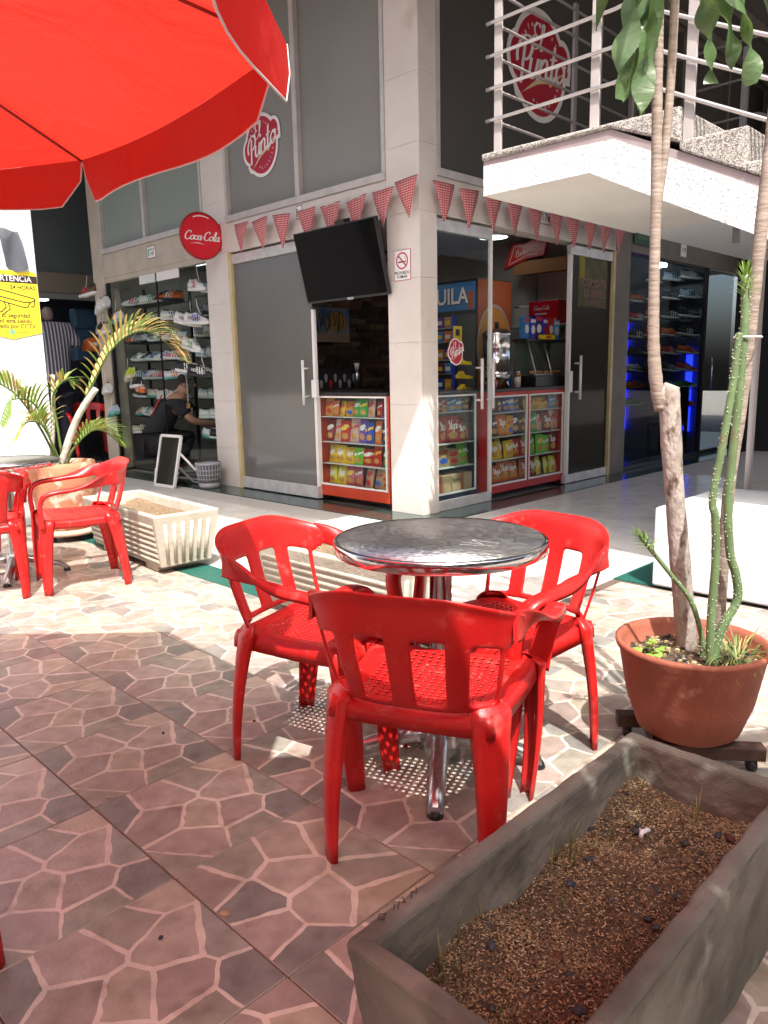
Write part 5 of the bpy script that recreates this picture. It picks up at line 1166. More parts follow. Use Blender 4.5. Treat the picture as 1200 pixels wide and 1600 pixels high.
for k in range(7):
    o = MB().loft([[(.045*math.cos(a*.628)*q, .028*math.sin(a*.628)*q, z) for a in range(10)] for q, z in ((.8,0),(1,.012),(.8,.028),(.3,.036))], 0, True).build('pastry', mat('pastry_crust', (.48,.22,.05), .6, col2=(.34,.13,.03), nscale=30)); o.location = (6.75+.085*k, 4.50+rnd.uniform(-.02,.03), 1.178); tag(o, f'golden pastry, {ORD[k]} from left on the tray inside the glass food warmer', 'pastry', 'pastries in the food warmer')
cols = [('blue',FBLUE),('navy',BLUEF),('navy and white',mat('navy_pack', (.015,.02,.14), .3)),('navy',BLUEF),('red',DRED),('sky blue',mat('sky_pack', (.10,.32,.60), .35))]
names = ['sky blue packet at the left end of the food warmer top','deep blue packet second on the food warmer top','navy packet with pale print mid food warmer top','deep blue packet right of middle on the food warmer top','red packet on the food warmer top','slim pale blue packet at the right end of the food warmer top']
for k in range(6):
    o = E('packet', names[k], 'packet', (6.72+.115*k, 4.58, 1.537), R(rnd.uniform(-8, 8))); h = rnd.uniform(.20,.25)
    MB().box(-.052, .052, -.03, .03, 0, h).build('carton', cols[k][1], o, .006); MB().poly(disc(0, h*.45, .034, .045, 14), 0, .001, 0, Matrix.Translation((0,-.0315,0)) @ Matrix.Rotation(R(90), 4, 'X')).build('print', PRW if k != 3 else PRR, o)
    MB().box(-.045, .045, -.0315, -.0305, h*.78, h*.93).build('band', PRW if k % 2 else PRR, o)
o = E('yellow_box', 'flat yellow box at the front of the food warmer top', 'box', (7.05, 4.52, 1.537)); MB().box(-.13, .13, -.02, .02, 0, .045).build('box', YTAG, o, .003); MB().box(-.04, .05, -.021, -.0205, .008, .036).build('print', FORANGE, o)
for k, (x_, y_, nm, lb, m_, r_, h_) in enumerate(((5.90,4.50,'jar','slim dark jar left of the coffee urn',FBROWN,.03,.14),(5.97,4.42,'jar','red lidded sweets jar left of the coffee urn',PRR,.035,.11),(6.40,4.44,'jar','pale sugar jar right of the coffee urn',INWHITE,.035,.12),(6.50,4.50,'jar','amber jar between the coffee urn and the warmer',FYEL,.03,.16),(6.45,4.58,'bottle','blue bottle behind the sugar jar on the counter',FBLUE,.03,.24))):
    o = E(nm, lb, nm, (x_, y_, 1.051)); MB().lathe([(r_,0),(r_,h_*.75),(r_*.7,h_*.85),(r_*.7,h_*.88)], 16).build('body', m_, o); MB().lathe([(r_*.75,h_*.881),(r_*.75,h_),(.001,h_+.001)], 16).build('lid', TRIM if k % 2 else BLACK, o)
# ---- fridge
fr = E('drinks_fridge', 'dark drinks fridge with blue lettered header and orange side', 'fridge', M=facing((6.08, 5.52, 0), '-x'))
MB().box(0, .80, .05, 2.12, -.60, -.03).build('body', BLACK, fr, .006)
MB().box(.802, .806, .06, 2.11, -.59, -.04).build('side_sheet', FORANGE, fr)
MB().box(.02, .78, 1.82, 2.09, -.03, .0).build('header', FBLUE, fr, .004); MB().box(.70, .78, 1.83, 2.0, .0005, .001).build('header_corner', FORANGE, fr)
mb = MB(); textmb(mb, 'AGUILA', .215, .37, 1.955, .0026, 0, .02, 0, None, .90); mb.build('header_lettering', LOGOWHITE, fr)
mb = MB(); textmb(mb, 'AGUILA', .215, .378, 1.947, .0012, 0, .03, 0, None, .90); mb.build('lettering_shadow', INK, fr)
MB().box(.04, .50, .95, 1.78, -.055, -.05).build('cavity_sheet', mat('fridge_inside', (.16,.2,.25), .6), fr); MB().box(.50, .545, .95, 1.78, -.03, .002).build('door_edge', BLUEF, fr); MB().box(.55, .78, .95, 1.78, -.03, -.02).build('dark_panel', mat('fridge_panel', (.05,.05,.05), .3), fr)  # flat pale blue-grey sheet behind the fridge shelves
for z0 in (1.04, 1.20, 1.34, 1.52, 1.66): MB().box(.04, .50, z0-.006, z0, -.05, -.005).build('shelf', TRIM, fr)
for k, z0 in enumerate((1.04, 1.20, 1.34, 1.52, 1.66)):
    for j in range(4):
        cn = ['amber','orange','blue','sky blue','tan','dark red','purple','green'][(k*3+j*2) % 8]; o = E('drink_can', f'{cn} pack, {ORD[j]} from right on the {ORD[4-k]} fridge shelf down', 'pack', M=fr.matrix_world @ Matrix.Translation((.455-.105*j, z0+.001, -.0)))
        MB().box(-.045, .045, 0, .105, -.03, .012).build('pack', BM[cn], o, .004); MB().box(-.03, .03, .03, .07, .0125, .0135).build('print', PRW if (k+j) % 2 else PRY, o)
MB().poly(disc(0, 0, .27, .40, 36), 0, .0015, 0, fr.matrix_world.inverted() @ facing((6.38, 4.711, 1.45), '-y')).build('side_disc', FYEL, fr)
mb = MB(); Ms = fr.matrix_world.inverted() @ facing((6.38, 4.709, 1.45), '-y'); mb.loft([[Ms @ Vector((.29*k*math.cos(a*.157), .42*k*math.sin(a*.157)+.01, .002)) for a in range(41)] for k in (1.0, .93)], 0, False, False).build('side_ring', mat('ring_grey', (.40,.36,.34), .5), fr)
MB().poly([(-.2,-.25),(-.05,-.05),(-.1,.12),(.02,.05),(.12,.16),(.1,-.02),(.2,-.12),(.05,-.16),(.0,-.3)], .0016, .003, 0, Ms).build('side_shape', FBROWN, fr)
for k, z0 in enumerate((1.16, 1.02, .90)): pass
yt = E('yellow_tag', 'yellow price card with a dark square hanging behind the clear glass panel', 'tag', M=facing((5.80, 4.72, 1.56), '-y')); MB().box(-.065, .065, -.09, .09, 0, .004).build('card', YTAG, yt); MB().box(-.03, .03, .0, .06, .004, .005).build('square', INK, yt)
for k, z0 in enumerate((1.30, 1.165, 1.04)):
    o = MB().poly([(-.10,-.01),(.10,-.02),(.10,.01),(-.02,.025),(-.045,.06),(-.10,.02)], -.03, .03).build('yellow_holder', YTAG, None, .004); o.matrix_world = facing((5.86+.02*k, 4.70, z0), '-y'); tag(o, ('upper','middle','lower')[k]+' yellow plastic holder beside the dark fridge', 'holder')
# shelves on right wall
ws = E('wall_shelf', 'orange wooden shelf board high on the white partition', 'shelf', (8.0, 5.05, 2.38)); MB().box(-.22, .095, -.55, .42, -.02, .02).box(-.225, -.21, -.55, .42, -.05, .10).build('board', WOOD, ws, .003)
for y_ in (-.35, .3): MB().box(.06, .095, y_-.015, y_+.015, -.35, -.021).box(-.18, .06, y_-.01, y_+.01, -.05, -.021).build('bracket', GREYP, ws)
ws = E('wall_shelf', 'lower shelf carrying the red drinks box on the partition', 'shelf', (8.0, 5.05, 1.74)); MB().box(-.25, .095, -.55, .45, -.02, .0).build('board', INWHITE, ws, .003)
bd = E('beer_sign', 'red bow tie shaped beer sign standing over the wooden shelf', 'sign', M=facing((7.76, 5.27, 2.60), '-x') @ Matrix.Rotation(R(9), 4, 'Z'))
MB().poly([(-.36,-.14),(-.20,.13),(0,.08),(.26,.16),(.34,.16),(.22,-.12),(0,-.10)], -.05, 0).build('panel', DRED, bd, .006)
mb = MB(); stroke(mb, [(-.27,-.10),(-.16,.09),(0,.045),(.21,.11),(.14,-.08),(0,-.055),(-.27,-.10)], .012, .002); script(mb, 'Budweiser', .30, -.01, -.005, .002, 0, .25, .25, None, .08); mb.build('lettering', mat('beer_sign_print', (.5,.3,.28), .5), bd)
cb = E('drinks_box', 'red drinks box with white script on the partition shelf', 'box', M=facing((7.79, 5.06, 1.742), '-x')); MB().box(-.19, .21, 0, .27, -.2, 0).build('box', COKERED, cb, .004)
mb = MB(); script(mb, 'Coca-Cola', .21, -.01, .185, .002, 0, .3, .25); mb.build('lettering', LOGOWHITE, cb); MB().box(-.10, .06, .115, .13, .0005, .0015).box(.13, .19, .04, .048, .0005, .0015).box(.11, .19, .055, .063, .0005, .0015).build('print_bar', LOGOWHITE, cb)
pp = E('paper_stack', 'pale papers leaning beside the red drinks box', 'papers', M=facing((7.80, 5.37, 1.742), '-x')); MB().box(-.11, .11, 0, .22, -.02, -.015).build('sheet', INWHITE, pp); s2 = MB().box(-.10, .09, 0, .24, -.05, -.045).build('sheet', PAPER, pp); MB().box(-.10, -.03, .215, .23, -.0145, -.013).build('clip', INK, pp)
cl = E('ceiling_lamp', 'round lit ceiling lamp inside the cafe', 'lamp', (7.35, 5.45, 2.76)); MB().lathe([(.20,0),(.20,-.035),(.165,-.04)], 36, caps=False).build('rim', TRIM, cl); MB().lathe([(.165,-.038),(0,-.0381)], 36, caps=False).build('diffuser', LAMP, cl)
# painting and skull board (plain stand ins)
pt = E('painting', 'blue and ochre painting on the brick wall behind the cabinet', 'painting', M=facing((6.12, 6.97, 1.80), '-y')); MB().box(-.36, .33, -.20, .20, 0, .025).build('canvas', mat('painted_sky', (.10,.20,.42), .6, col2=(.42,.38,.30), nscale=2.2, nlo=.4, nhi=.6), pt)
mb = MB(); mb.poly(disc(.13, .04, .16, .11, 12), .026, .027).build('ochre_patch', mat('painted_ochre', (.50,.28,.06), .6), pt)
mb = MB()
for k in range(11):
    x_ = -.24+.045*k; stroke(mb, [(x_, .17-.02*(k % 3)), (x_+rnd.uniform(-.03,.03), .02), (x_+rnd.uniform(-.05,.05), -.10+.03*(k % 4))], .012+.006*(k % 2), .0285)
mb.build('dark_marks', INK, pt); MB().box(-.36, .33, -.20, -.10, .0262, .0268).build('sand_band', mat('painted_sand', (.45,.35,.26), .6), pt)
sk = E('sticker_board', 'black board with pale stickers standing behind the cabinet', 'board', M=facing((5.42, 5.98, 1.06), '-y')); MB().box(-.33, .30, 0, .21, -.02, 0).build('board', BLACK, sk)
for k in range(9):
    mb = MB(); x_ = -.28+.065*k; z_ = .13 if k % 2 else .07; mb.poly(disc(x_, z_, .022, .035, 10), .0005, .0015).poly([(x_-.012, z_-.05), (x_+.012, z_-.05), (x_+.014, z_-.03), (x_-.014, z_-.03)], .0005, .0015).build('sticker', mat('sticker_grey', (.30,.30,.30), .6) if k != 2 else PRR, sk)
tb = struct(MB().box(5.0, 5.9, 5.9, 6.3, 0, 1.058).build('back_counter', mat('back_counter_wood', (.05,.035,.03), .5)))
cp = E('dispenser', 'small steel dispenser with white cup beside the sticker board', 'dispenser', (5.60, 5.93, 1.06)); MB().lathe([(.03,0),(.03,.16),(.02,.18),(.012,.20)], 16).build('body', STEEL, cp); MB().lathe([(.02,.20),(.03,.27),(.0,.271)], 14).build('cup', PAPER, cp)

# ================================================================== SHOES
def shoe_meshes():
    n = 12; M_ = []
    sole = MB(); rings = []
    for k in range(15):
        q = k/14; x = -.135+.27*q; w_ = (.034+.014*math.sin(math.pi*q*.9+.6)) * (1-.55*max(0, q-.82)/.18)*(1-.4*max(0, .08-q)/.08); lift = .012*max(0, q-.7)/.3
        rings.append([(x, -w_, lift), (x, w_, lift), (x, w_*1.04, .026+lift*.7), (x, -w_*1.04, .026+lift*.7)])
    sole.loft(rings, 0, True)
    up_ = MB(); rings = []
    for k in range(15):
        q = k/14; x = -.128+.252*q; w_ = (.031+.013*math.sin(math.pi*q*.9+.6))*(1-.6*max(0, q-.84)/.16)
        h = .085-.012*math.sin(q*math.pi*2) if q < .45 else .082-.062*((q-.45)/.55)**.85
        ww = w_*.55 if q < .45 else w_*(.55-.1*(q-.45))
        rings.append([(x, -w_, .024), (x, -w_*1.0, .024+h*.4), (x, -ww*.9, .024+h*.9), (x, 0, .024+h*(1 if q > .42 else .80)), (x, ww*.9, .024+h*.9), (x, w_, .024+h*.4), (x, w_, .024)])
    up_.loft(rings, 0, True)
    stp = MB()
    for s in (-1, 1):
        for k in range(3):
            x = -.005+.026*k; stp.add([(x-.008, s*.0475, .028), (x+.004, s*.0475, .028), (x-.016, s*.036, .085), (x-.028, s*.036, .087)], [(0,1,2,3)])
    lac = MB()
    for k in range(4): x = .0+.022*k; lac.box(x-.004, x+.004, -.02, .02, .024+.078-.062*max(0, (x+.0146)/.139)**.85+.001, .024+.083-.062*max(0, (x+.0146)/.139)**.85+.003)
    op = MB(); op.poly([(-.105+.035*math.cos(a*.524)+.02, .016*math.sin(a*.524)) for a in range(12)], .098, .1075)
    return [m.mesh(nm, TRIM) for m, nm in ((up_, 'sneaker'), (sole, 'sole'), (stp, 'side_stripes'), (lac, 'laces'), (op, 'collar'))]
SH = shoe_meshes()
SCOL = {'black': (.012,.012,.014), 'white': (.62,.62,.60), 'grey': (.22,.22,.23), 'navy': (.015,.02,.07), 'red': (.45,.015,.015), 'orange': (.55,.12,.02), 'green': (.03,.30,.08), 'lime': (.40,.52,.03), 'teal': (.10,.34,.30), 'pink': (.5,.16,.16), 'brown': (.10,.05,.025), 'cream': (.5,.46,.36), 'pale blue': (.35,.46,.55), 'yellow': (.6,.5,.03), 'blue': (.02,.06,.4)}
SM = {k: mat('sneaker_'+k.replace(' ', '_'), v, .55) for k, v in SCOL.items()}
def shoe(label, loc, rot, c1, c2, c3, group, scale=1.1, hang=0.):
    o = inst(SH[0], 'sneaker', None, (0,0,0), None, [SM[c1]]); o.matrix_world = Matrix.Translation(loc) @ rot @ Matrix.Diagonal((scale, scale, scale, 1)); tag(o, label, 'shoe', group)
    inst(SH[1], 'sole', o, mats=[SM[c2]]); inst(SH[2], 'side_stripes', o, mats=[SM[c3]]); inst(SH[3], 'laces', o, mats=[SM['white' if c1 != 'white' else 'grey']]); inst(SH[4], 'collar', o, mats=[SM['black' if c1 != 'black' else 'grey']])
    if hang: MB().tube([(.03,0,.09),(-.01,.004,.09+hang*.5),(-.02,0,.09+hang)], .003, 5).build('hanging_lace', SM['white'], o)
    return o
def RZ(a): return Matrix.Rotation(R(a), 4, 'Z')
def RYX(p, r_=0): return Matrix.Rotation(R(p), 4, 'Y') @ Matrix.Rotation(R(r_), 4, 'X')
# racks of the sneaker shop (plane x ~5.0), toe points towards +y (left) or -y
PAL1 = [('white','white','red'),('grey','white','teal'),('white','white','black'),('navy','white','white'),('white','teal','orange'),('black','white','grey'),('white','cream','green'),('white','white','grey'),('pale blue','white','navy'),('black','white','red'),('cream','white','brown'),('white','white','blue'),('orange','black','white'),('white','white','lime'),('pink','white','white'),('grey','black','white')]
rowz = [2.16, 1.92, 1.68, 1.44, 1.20, .96, .72, .48]
rk = E('shoe_rack', 'black wire shoe rack behind the sliding glass left of the crouching man', 'rack', (5.02, 9.15, 0)); rk2 = E('shoe_rack', 'black wire shoe rack beside the pillar right of the crouching man', 'rack', (5.02, 7.72, 0))
for z in rowz:
    MB().box(-.05, .25, -.55, .58, z-.012, z-.004).build('shelf', BLACK, rk); MB().box(-.05, .25, -.26, .30, z-.012, z-.004).build('shelf', BLACK, rk2)
for y_ in (-.56, .59): MB().box(.23, .26, y_-.012, y_+.012, 0, 2.4).build('upright', BLACK, rk)
for y_ in (-.27, .31): MB().box(.23, .26, y_-.012, y_+.012, 0, 2.4).build('upright', BLACK, rk2)
k = 0; RN = ['top','second','third','fourth','fifth','sixth','seventh','lowest']
for ri, z in enumerate(rowz):
    for j in range(5):
        k += 1; c = PAL1[(ri*5+j*3+ri) % 16]
        if rnd.random() < .12: continue
        shoe(f'{c[0]} sneaker with {c[1]} sole, {ORD[j]} from left on {RN[ri]} shelf of left rack', (5.06, 9.62-.235*j+rnd.uniform(-.02,.02), z), RZ(rnd.choice((118, -62, 140, 100))) @ RYX(rnd.uniform(-6, 6)), *c, 'sneakers on the left rack', 1.22)
    for j in range(3):
        c = PAL1[(ri*7+j*5+3) % 16]
        if ri < 2 and j == 0: continue
        shoe(f'{c[0]} sneaker with {c[2]} stripes, {ORD[j]} from left on {RN[ri]} shelf by the pillar', (5.06, 7.93-.20*j, z), RZ(rnd.choice((-62, -75, -50))) @ RYX(rnd.uniform(4, 16)), *c, 'sneakers on the rack by the pillar', 1.15)
HANG = [('white sneaker with a red heel hanging at the top beside the pillar', 7.56, 2.16, -100, 'white','white','red'), ('white sneaker with bold lettering hanging below the red heeled one', 7.80, 1.80, -60, 'white','white','grey'),
        ('white sneaker with a blue heel hanging beside the lettered one', 7.60, 1.80, -75, 'white','white','blue'), ('white sneaker with a green heel hanging third down', 7.74, 1.52, -88, 'white','white','green'), ('black and white patterned sneaker hanging above the man', 7.86, 1.27, -70, 'black','white','white'),
        ('black lettered sneaker hanging right of the patterned one', 7.60, 1.22, -70, 'black','black','white'), ('teal soled white sneaker with orange stripes hanging at upper left', 9.52, 1.93, 80, 'white','teal','orange'), ('white sneaker hanging low at the left pillar', 9.98, 1.02, 75, 'white','white','grey'),
        ('pale sneaker with teal sole hanging lowest at the left pillar', 9.85, .72, 80, 'pale blue','teal','white'), ('dark red sneaker with white sole hanging outermost at the left pillar', 10.26, 2.33, 110, 'brown','white','red'), ('white and black sneaker hanging on the left pillar', 9.98, 2.10, 75, 'white','white','black'),
        ('white sneaker paired behind the black striped one on the left pillar', 9.86, 2.13, 80, 'white','white','grey'), ('black and cream sneaker hanging low on the left pillar front', 10.0, 1.82, 75, 'black','cream','white'), ('cream sneaker with black patch on the left pillar', 9.90, 1.80, 80, 'cream','white','black'), ('yellow green sneaker hanging at the middle of the window', 9.30, 1.20, 75, 'lime','cream','grey'), ('orange sneaker hanging in the middle of the window', 9.02, 1.02, -105, 'orange','black','white'), ('black sneaker with a printed white side in the window middle', 9.15, 1.10, 80, 'black','white','white')]
for lb, y_, z_, a, c1, c2, c3 in HANG:
    o = shoe(lb, (4.74, y_, z_), RZ(a) @ RYX(rnd.uniform(4, 16)), c1, c2, c3, 'sneakers hanging by their laces in the shop front', 1.3, .12)
    if 'lettered' in lb or 'lettering' in lb:
        mb = MB()
        for sd_ in (-1, 1): textmb(mb, 'VERSACE', .038, 0, 0, 0, 0, .012, 0, Matrix.Translation((.0, sd_*.050, .052)) @ Matrix.Rotation(R(90 if sd_ < 0 else -90), 4, 'X') @ (Matrix.Identity(4) if sd_ < 0 else Matrix.Rotation(R(180), 4, 'Z')))
        mb.build('lettering', INK if c1 == 'white' else PRW, o)
# back row of shoes under the ceiling lamps
for j in range(3):
    c = (('grey','white','white'),('grey','red','white'),('brown','brown','orange'))[j]; shoe(f'{c[0]} boot with {c[1]} sole, {ORD[j]} from left, high at the sneaker shop back', (6.2, 10.0-.30*j-.45, 2.05), RZ(-60), *c, 'boots at the back of the sneaker shop', 1.4)
for y_, x_ in ((8.9, 6.2), (9.3, 5.9), (8.7, 7.0), (8.2, 5.6)):
    o = E('ceiling_lamp', {8.9:'oblong lit lamp nearest the middle of the sneaker shop ceiling',9.3:'oblong lit lamp at the left of the sneaker shop ceiling',8.7:'oblong lit lamp deep in the sneaker shop ceiling',8.2:'oblong lit lamp near the white strip in the sneaker shop'}[y_], 'lamp', (x_, y_, 2.74)); MB().box(-.09, .09, -.22, .22, 0, .018).build('panel', LAMPW, o)
# blue lit shop on the right
rk3 = E('shoe_rack', 'shoe wall with blue light strips inside the right hand shop', 'rack', (10.93, 5.3, 0))
for y_ in (5.62, 4.62): MB().box(-.012, .0, y_-5.3-.045, y_-5.3+.045, .30, 2.0 if y_ > 5 else 1.45).build('light_strip', LEDB, rk3)
rz2 = [2.42, 2.16, 1.90, 1.65, 1.40, 1.16, .92, .66]
for z in rz2: MB().box(-.12, -.013, -.85, .75, z-.012, z-.004).build('shelf', BLACK, rk3)
P3 = [('black','black','grey'),('grey','white','white'),('red','white','white'),('navy','white','navy'),('black','white','white'),('white','white','black'),('pale blue','white','black'),('black','white','white'),('grey','white','black'),('orange','white','red'),('white','white','red'),('black','white','grey')]
BR = [('lime','lime','black'),('green','green','white'),('orange','orange','black'),('yellow','lime','grey'),('teal','white','white'),('green','white','black')]
for ri, z in enumerate(rz2):
    for j in range(6):
        if ri == 0 and j < 3: continue
        c = P3[(ri*5+j*7+2) % 12] if ri < 6 else BR[(ri*3+j) % 6]
        if ri > 5 and j == 3: continue
        shoe(f'{c[0]} sneaker with {c[1]} sole, {ORD[j]} from left in {RN[ri]} row of blue lit wall', (10.80, 5.86-.25*j, z), RZ(-62) @ RYX(-4 if ri > 5 else 10), *c, 'sneakers on the blue lit wall', 1.15)
o = E('hanging_lamp', 'bright small lamp above the shoe wall of the right hand shop', 'lamp', (10.2, 4.78, 2.55)); MB().lathe([(.12,.30),(.13,.27),(.05,.26)], 20).build('canopy', GREYW, o); MB().box(-.05, .05, -.07, .07, 0, .055).build('bulb', LAMPB, o); MB().tube([(0,0,.055),(0,0,.27)], .008, 6).build('rod', GREYW, o)
o = E('dark_chair', 'dark chair behind the glass in the right hand shop', 'chair', (10.3, 4.62, 0)); MB().box(-.2, .2, -.2, .2, .42, .47).build('seat', BLACK, o); MB().box(.16, .2, -.2, .2, .47, .95).build('backrest', BLACK, o)
for sx in (-.18, .18):
    for sy in (-.18, .18): MB().box(sx-.02, sx+.02, sy-.02, sy+.02, 0, .42).build('leg', BLACK, o)
# ---- left recess clutter
mq = E('mannequin', 'mannequin in a striped shirt and dark trousers at the end of the left walkway', 'mannequin', (4.35, 10.75, 0))
def skinned(name, pts, edges, rad, m, parent, sub=2):
    me = bpy.data.meshes.new(name); me.from_pydata(pts, edges, []); o = bpy.data.objects.new(name, me); C.objects.link(o); o.parent = parent
    sm = o.modifiers.new('sk', 'SKIN'); sm.use_smooth_shade = True; me.skin_vertices[0].data[0].use_root = True
    for i, r_ in enumerate(rad): me.skin_vertices[0].data[i].radius = r_ if isinstance(r_, tuple) else (r_, r_)
    baked(o, sub); o.data.materials.clear(); o.data.materials.append(m); return o
skinned('shirt', [(0,0,1.12),(0,0,1.45),(0,0,1.80),(0,0,2.0),(.26,0,1.92),(.36,-.05,1.66),(-.26,0,1.92),(-.36,-.05,1.66)], [(0,1),(1,2),(2,3),(2,4),(4,5),(2,6),(6,7)], [(.27,.19),(.26,.18),(.25,.16),(.09,.09),(.11,.11),(.10,.09),(.11,.11),(.10,.09)], STRIPE, mq)
skinned('trousers', [(0,0,1.12),(.11,0,1.0),(.12,0,.5),(.12,0,.06),(-.11,0,1.0),(-.12,0,.5),(-.12,0,.06)], [(0,1),(1,2),(2,3),(0,4),(4,5),(5,6)], [(.22,.15),(.14,.13),(.10,.10),(.08,.08),(.14,.13),(.10,.10),(.08,.08)], NAVYCLOTH, mq)
skinned('head', [(0,0,2.0),(0,0,2.10),(0,0,2.22)], [(0,1),(1,2)], [.06,.085,.07], mat('mannequin_head', (.16,.12,.10), .5), mq); MB().lathe([(.20,0),(.20,.02),(.03,.04),(.03,.15)], 20).build('stand', BLACK, mq)
cpn = E('cap', 'orange and lime cap with a white patch on a stand in the dark left shop', 'cap', (5.0, 10.85, 1.62)); MB().lathe([(.15,0),(.155,.06),(.12,.15),(.05,.19),(0,.195)], 20).build('crown', SM['orange'], cpn); MB().loft([[(-.14+.03*q, -.10-.14*q, .02), (-.0, -.14-.18*q, .03), (.14-.03*q, -.10-.14*q, .02)] for q in (0, .5, 1)], 0, True, False, False).build('brim', SM['lime'], cpn); MB().tube([(0,0,-1.6),(0,0,.02)], .02, 8).build('stand', BLACK, cpn); MB().lathe([(.07,.06),(.06,.12)], 12, (0,-.09,0)).build('patch', SM['white'], cpn)
rc = copy_tree(ch0); rc.location = (4.75, 10.6, .15); rc.rotation_euler = (0, 0, R(160)); rc['label'] = 'red plastic armchair in the dark beyond the left pot'
mb = E('stacked_bags', 'dark blue bag stack glimpsed in the left shop', 'bags', (5.35, 11.9, 1.5)); MB().box(-.2, .2, -.1, .1, 0, .5).box(-.17, .18, -.11, .09, .5, .8).build('bag', mat('dim_blue_bag', (.02,.06,.11), .6), mb, .03); MB().box(-.2, .2, -.1, .1, -1.5, 0).build('plinth', BLACK, mb)
# ---- crouching man
pe = E('person', 'crouching man in black shirt and trousers sorting shoes in the shop doorway', 'person', (5.02, 8.62, .003), R(52)); pe.scale = (1.12, 1.12, 1.04)
# local: faces -y
pts = [(0,.30,.40),(0,.22,.62),(0,.08,.82),(0,-.02,.93),(0,-.06,.985),(0,-.10,1.085),(.19,-.02,.86),(.23,-.17,.66),(.16,-.40,.60),(.13,-.47,.58),(-.19,-.02,.86),(-.23,-.17,.66),(-.16,-.40,.60),(-.13,-.47,.58),
       (.11,.28,.38),(.15,-.12,.47),(.14,.10,.10),(.14,-.06,.05),(-.11,.28,.38),(-.15,-.10,.30),(-.14,.24,.10),(-.14,.20,.05)]
edg = [(0,1),(1,2),(2,3),(3,4),(4,5),(3,6),(6,7),(7,8),(8,9),(3,10),(10,11),(11,12),(12,13),(0,14),(14,15),(15,16),(16,17),(0,18),(18,19),(19,20),(20,21)]
rad = [(.15,.13),(.15,.12),(.165,.12),(.13,.11),(.065,.07),(.085,.105),.062,.045,.032,.034,.062,.045,.032,.034,.10,.07,.045,.04,.10,.07,.045,.04]
body = skinned('body', pts, edg, rad, SKIN, pe)
skinned('shirt', [(0,.33,.34)]+[pts[i] for i in (0,1,2,3,6,10)]+[(.225,-.13,.72),(-.225,-.13,.72)], [(0,1),(1,2),(2,3),(3,4),(4,5),(4,6),(5,7),(6,8)], [(.19,.16),(.20,.17),(.20,.16),(.205,.15),(.13,.12),.09,.09,.08,.08], BLKCLOTH, pe)
skinned('trousers', [pts[0]]+[pts[i] for i in (14,15,16,18,19,20)], [(0,1),(1,2),(2,3),(0,4),(4,5),(5,6)], [(.21,.17),.14,.10,.075,.14,.10,.075], BLKCLOTH, pe)
skinned('hair', [(0,-.055,1.105),(0,-.075,1.155),(0,-.11,1.17)], [(0,1),(1,2)], [(.075,.075),(.088,.085),(.07,.06)], HAIR, pe)
MB().box(-.02, .02, .29, .30, .0, .26).build('back_print', REDCLOTH, pe).matrix_local = Matrix.Translation((-.10,.02,.60)) @ Matrix.Rotation(R(28), 4, 'X')
for sx in (-1, 1):
    mb = MB(); mb.lathe([(.006,-.018),(.016,0),(.006,.018)], 8).build('ear', SKIN, pe).matrix_local = Matrix.Translation((sx*.088,-.09,1.085)) @ Matrix.Diagonal((.5,1,1.1,1))
    MB().lathe([(.001,-.008),(.009,0),(.001,.008)], 8).build('eye', INK, pe).matrix_local = Matrix.Translation((sx*.035,-.186,1.095))
    for f_ in range(5):
        b_ = Vector((sx*.13, -.47, .58)); d_ = Vector((sx*(-.02+.02*f_), -.06-.01*(f_ in (1,2)), -.02)) if f_ else Vector((-sx*.05, -.03, .01)); MB().tube([b_, b_+d_*.7, b_+d_*1.1+Vector((0,-.005,-.025))], [.011,.010,.007], 6).build('finger', SKIN, pe)
MB().lathe([(.001,.0),(.014,-.03),(.016,-.045),(.001,-.05)], 8).build('nose', SKIN, pe).matrix_local = Matrix.Translation((0,-.195,1.105)); MB().box(-.025, .025, -.190, -.182, 1.03, 1.037).build('mouth', mat('lips', (.25,.08,.06), .6), pe)
for lx, ly, sd_ in ((.14,-.06,0), (-.14,.18,1)):
    o = inst(SH[0], 'sneaker', pe, (lx, ly-.02, .0), RZ(-90), [SM['cream']]); inst(SH[1], 'sole', o, mats=[SM['white']])
# ---- mirror frame, basket, chain
ms = E('floor_mirror', 'white framed slanting floor mirror in front of the sneaker shop', 'mirror', (4.26, 7.70, 0), 0)
B0, B1 = Vector((0,.25,.012)), Vector((0.02,-.14,.012)); U = Vector((.10,-.05,.56)); 
ux_ = (B1-B0); wv = ux_.normalized(); uu = U.normalized(); nn_ = wv.cross(uu)
def bar(a, b, w_, m, nm): 
    t_ = (b-a).normalized(); sd_ = t_.cross(nn_).normalized(); v_ = [a+sd_*w_, a-sd_*w_, b-sd_*w_, b+sd_*w_]; mb = MB(); mb.loft([[p+nn_*.012 for p in v_], [p-nn_*.012 for p in v_]], 0, False); return mb.build(nm, m, ms)
for a, b in ((B0, B1), (B0+U, B1+U), (B0, B0+U), (B1, B1+U)): bar(a, b, .016, TRIM, 'frame_bar')
mb = MB(); mb.loft([[p+nn_*.003 for p in (B0, B1, B1+U, B0+U)], [p-nn_*.003 for p in (B0, B1, B1+U, B0+U)]], 0, False).build('mirror_glass', SLATEB, ms)
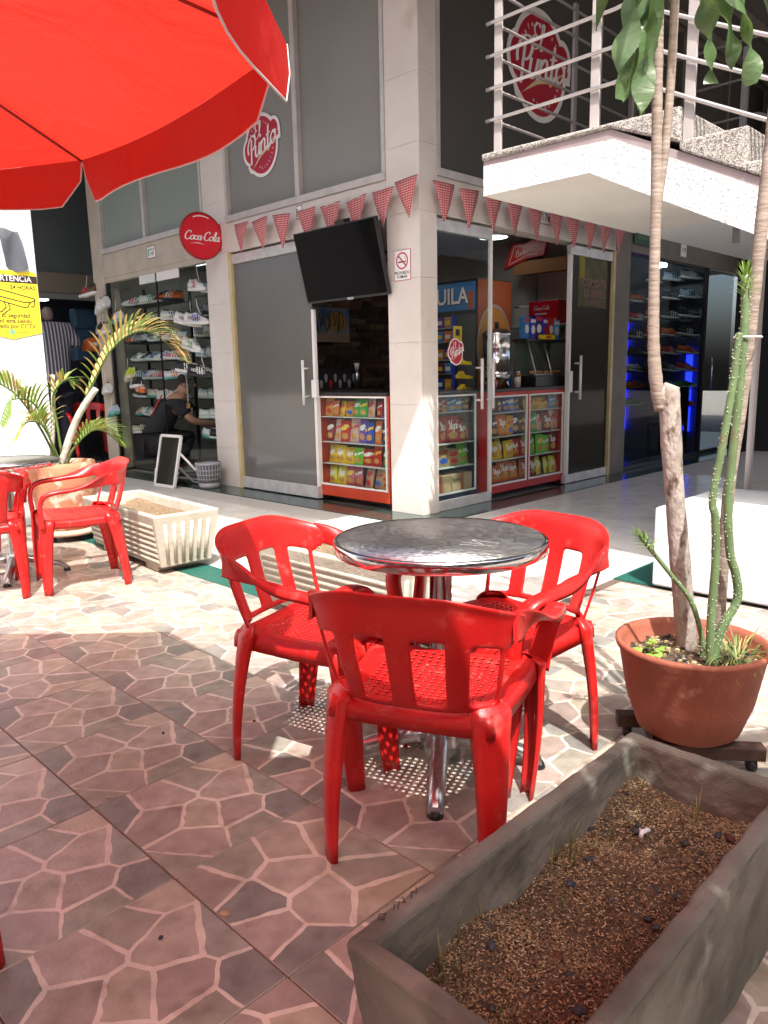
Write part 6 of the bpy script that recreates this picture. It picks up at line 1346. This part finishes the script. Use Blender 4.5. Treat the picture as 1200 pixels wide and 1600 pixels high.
for a, b in (((.09,-.17,.40),(.34,-.36,.02)), ((.09,.20,.40),(.36,.02,.02))): MB().tube([a, b], .014, 6).build('strut', TRIM, ms)
MB().tube([(.34,-.36,.02),(.36,.02,.02)], .012, 6).build('foot_bar', TRIM, ms)
bk = E('waste_basket', 'grey lattice waste basket beside the pillar', 'basket', (4.56, 7.28, .002))
MB().lathe([(.11,0),(.115,.02),(.118,.06)], 28).build('bottom', GREYP, bk); MB().lathe([(.138,.255),(.146,.26),(.146,.285),(.136,.285)], 28, caps=False).build('rim', GREYP, bk); MB().lathe([(.112,.03),(.130,.26)], 20, caps=False).build('liner', mat('basket_liner', (.10,.10,.11), .6), bk)
for k in range(24): a = k*.2618; MB().tube([(.117*math.cos(a),.117*math.sin(a),.055),(.138*math.cos(a),.138*math.sin(a),.26)], .0055, 5).build('slat', GREYP, bk)
for z in (.10, .15, .20): MB().lathe([(.122+.08*(z-.06),z-.005),(.126+.08*(z-.06),z-.005),(.126+.08*(z-.06),z+.005),(.122+.08*(z-.06),z+.005)], 28, caps=False).build('hoop', GREYP, bk)
chn = E('chain', 'hanging chain with a brass padlock on the shop window edge', 'chain', (4.78, 7.98, .95)); 
for k in range(16): MB().tube([(.012*math.cos(a*.785)*(1 if k % 2 else .2), .012*math.cos(a*.785)*(.2 if k % 2 else 1), .022*math.sin(a*.785)+.03*k) for a in range(9)], .0035, 5).build('link', STEEL, chn)
MB().box(-.012, .012, -.028, .028, -.09, -.03).build('padlock', mat('brass', (.5,.33,.12), .35, metal=.9), chn, .005)
# small litter on the patio
for k, (x, y, lb, m) in enumerate(((.82,1.36,'crumpled dry leaf on the floor joint near the bottom',CARD),(.68,1.40,'black crumb on the shaded tiles',PEB),(1.18,2.28,'tiny dark crumb in the umbrella shade',PEB),(.86,2.03,'small pale wood chip on the shaded tiles',HK3),(1.45,2.12,'little brown crumb left of the near chairs',HK2))):
    pebble('crumb', lb, 'litter', (x, y, .004), (.012 if k == 0 else .006, .008 if k == 0 else .005, .004), m, None, 50+k)
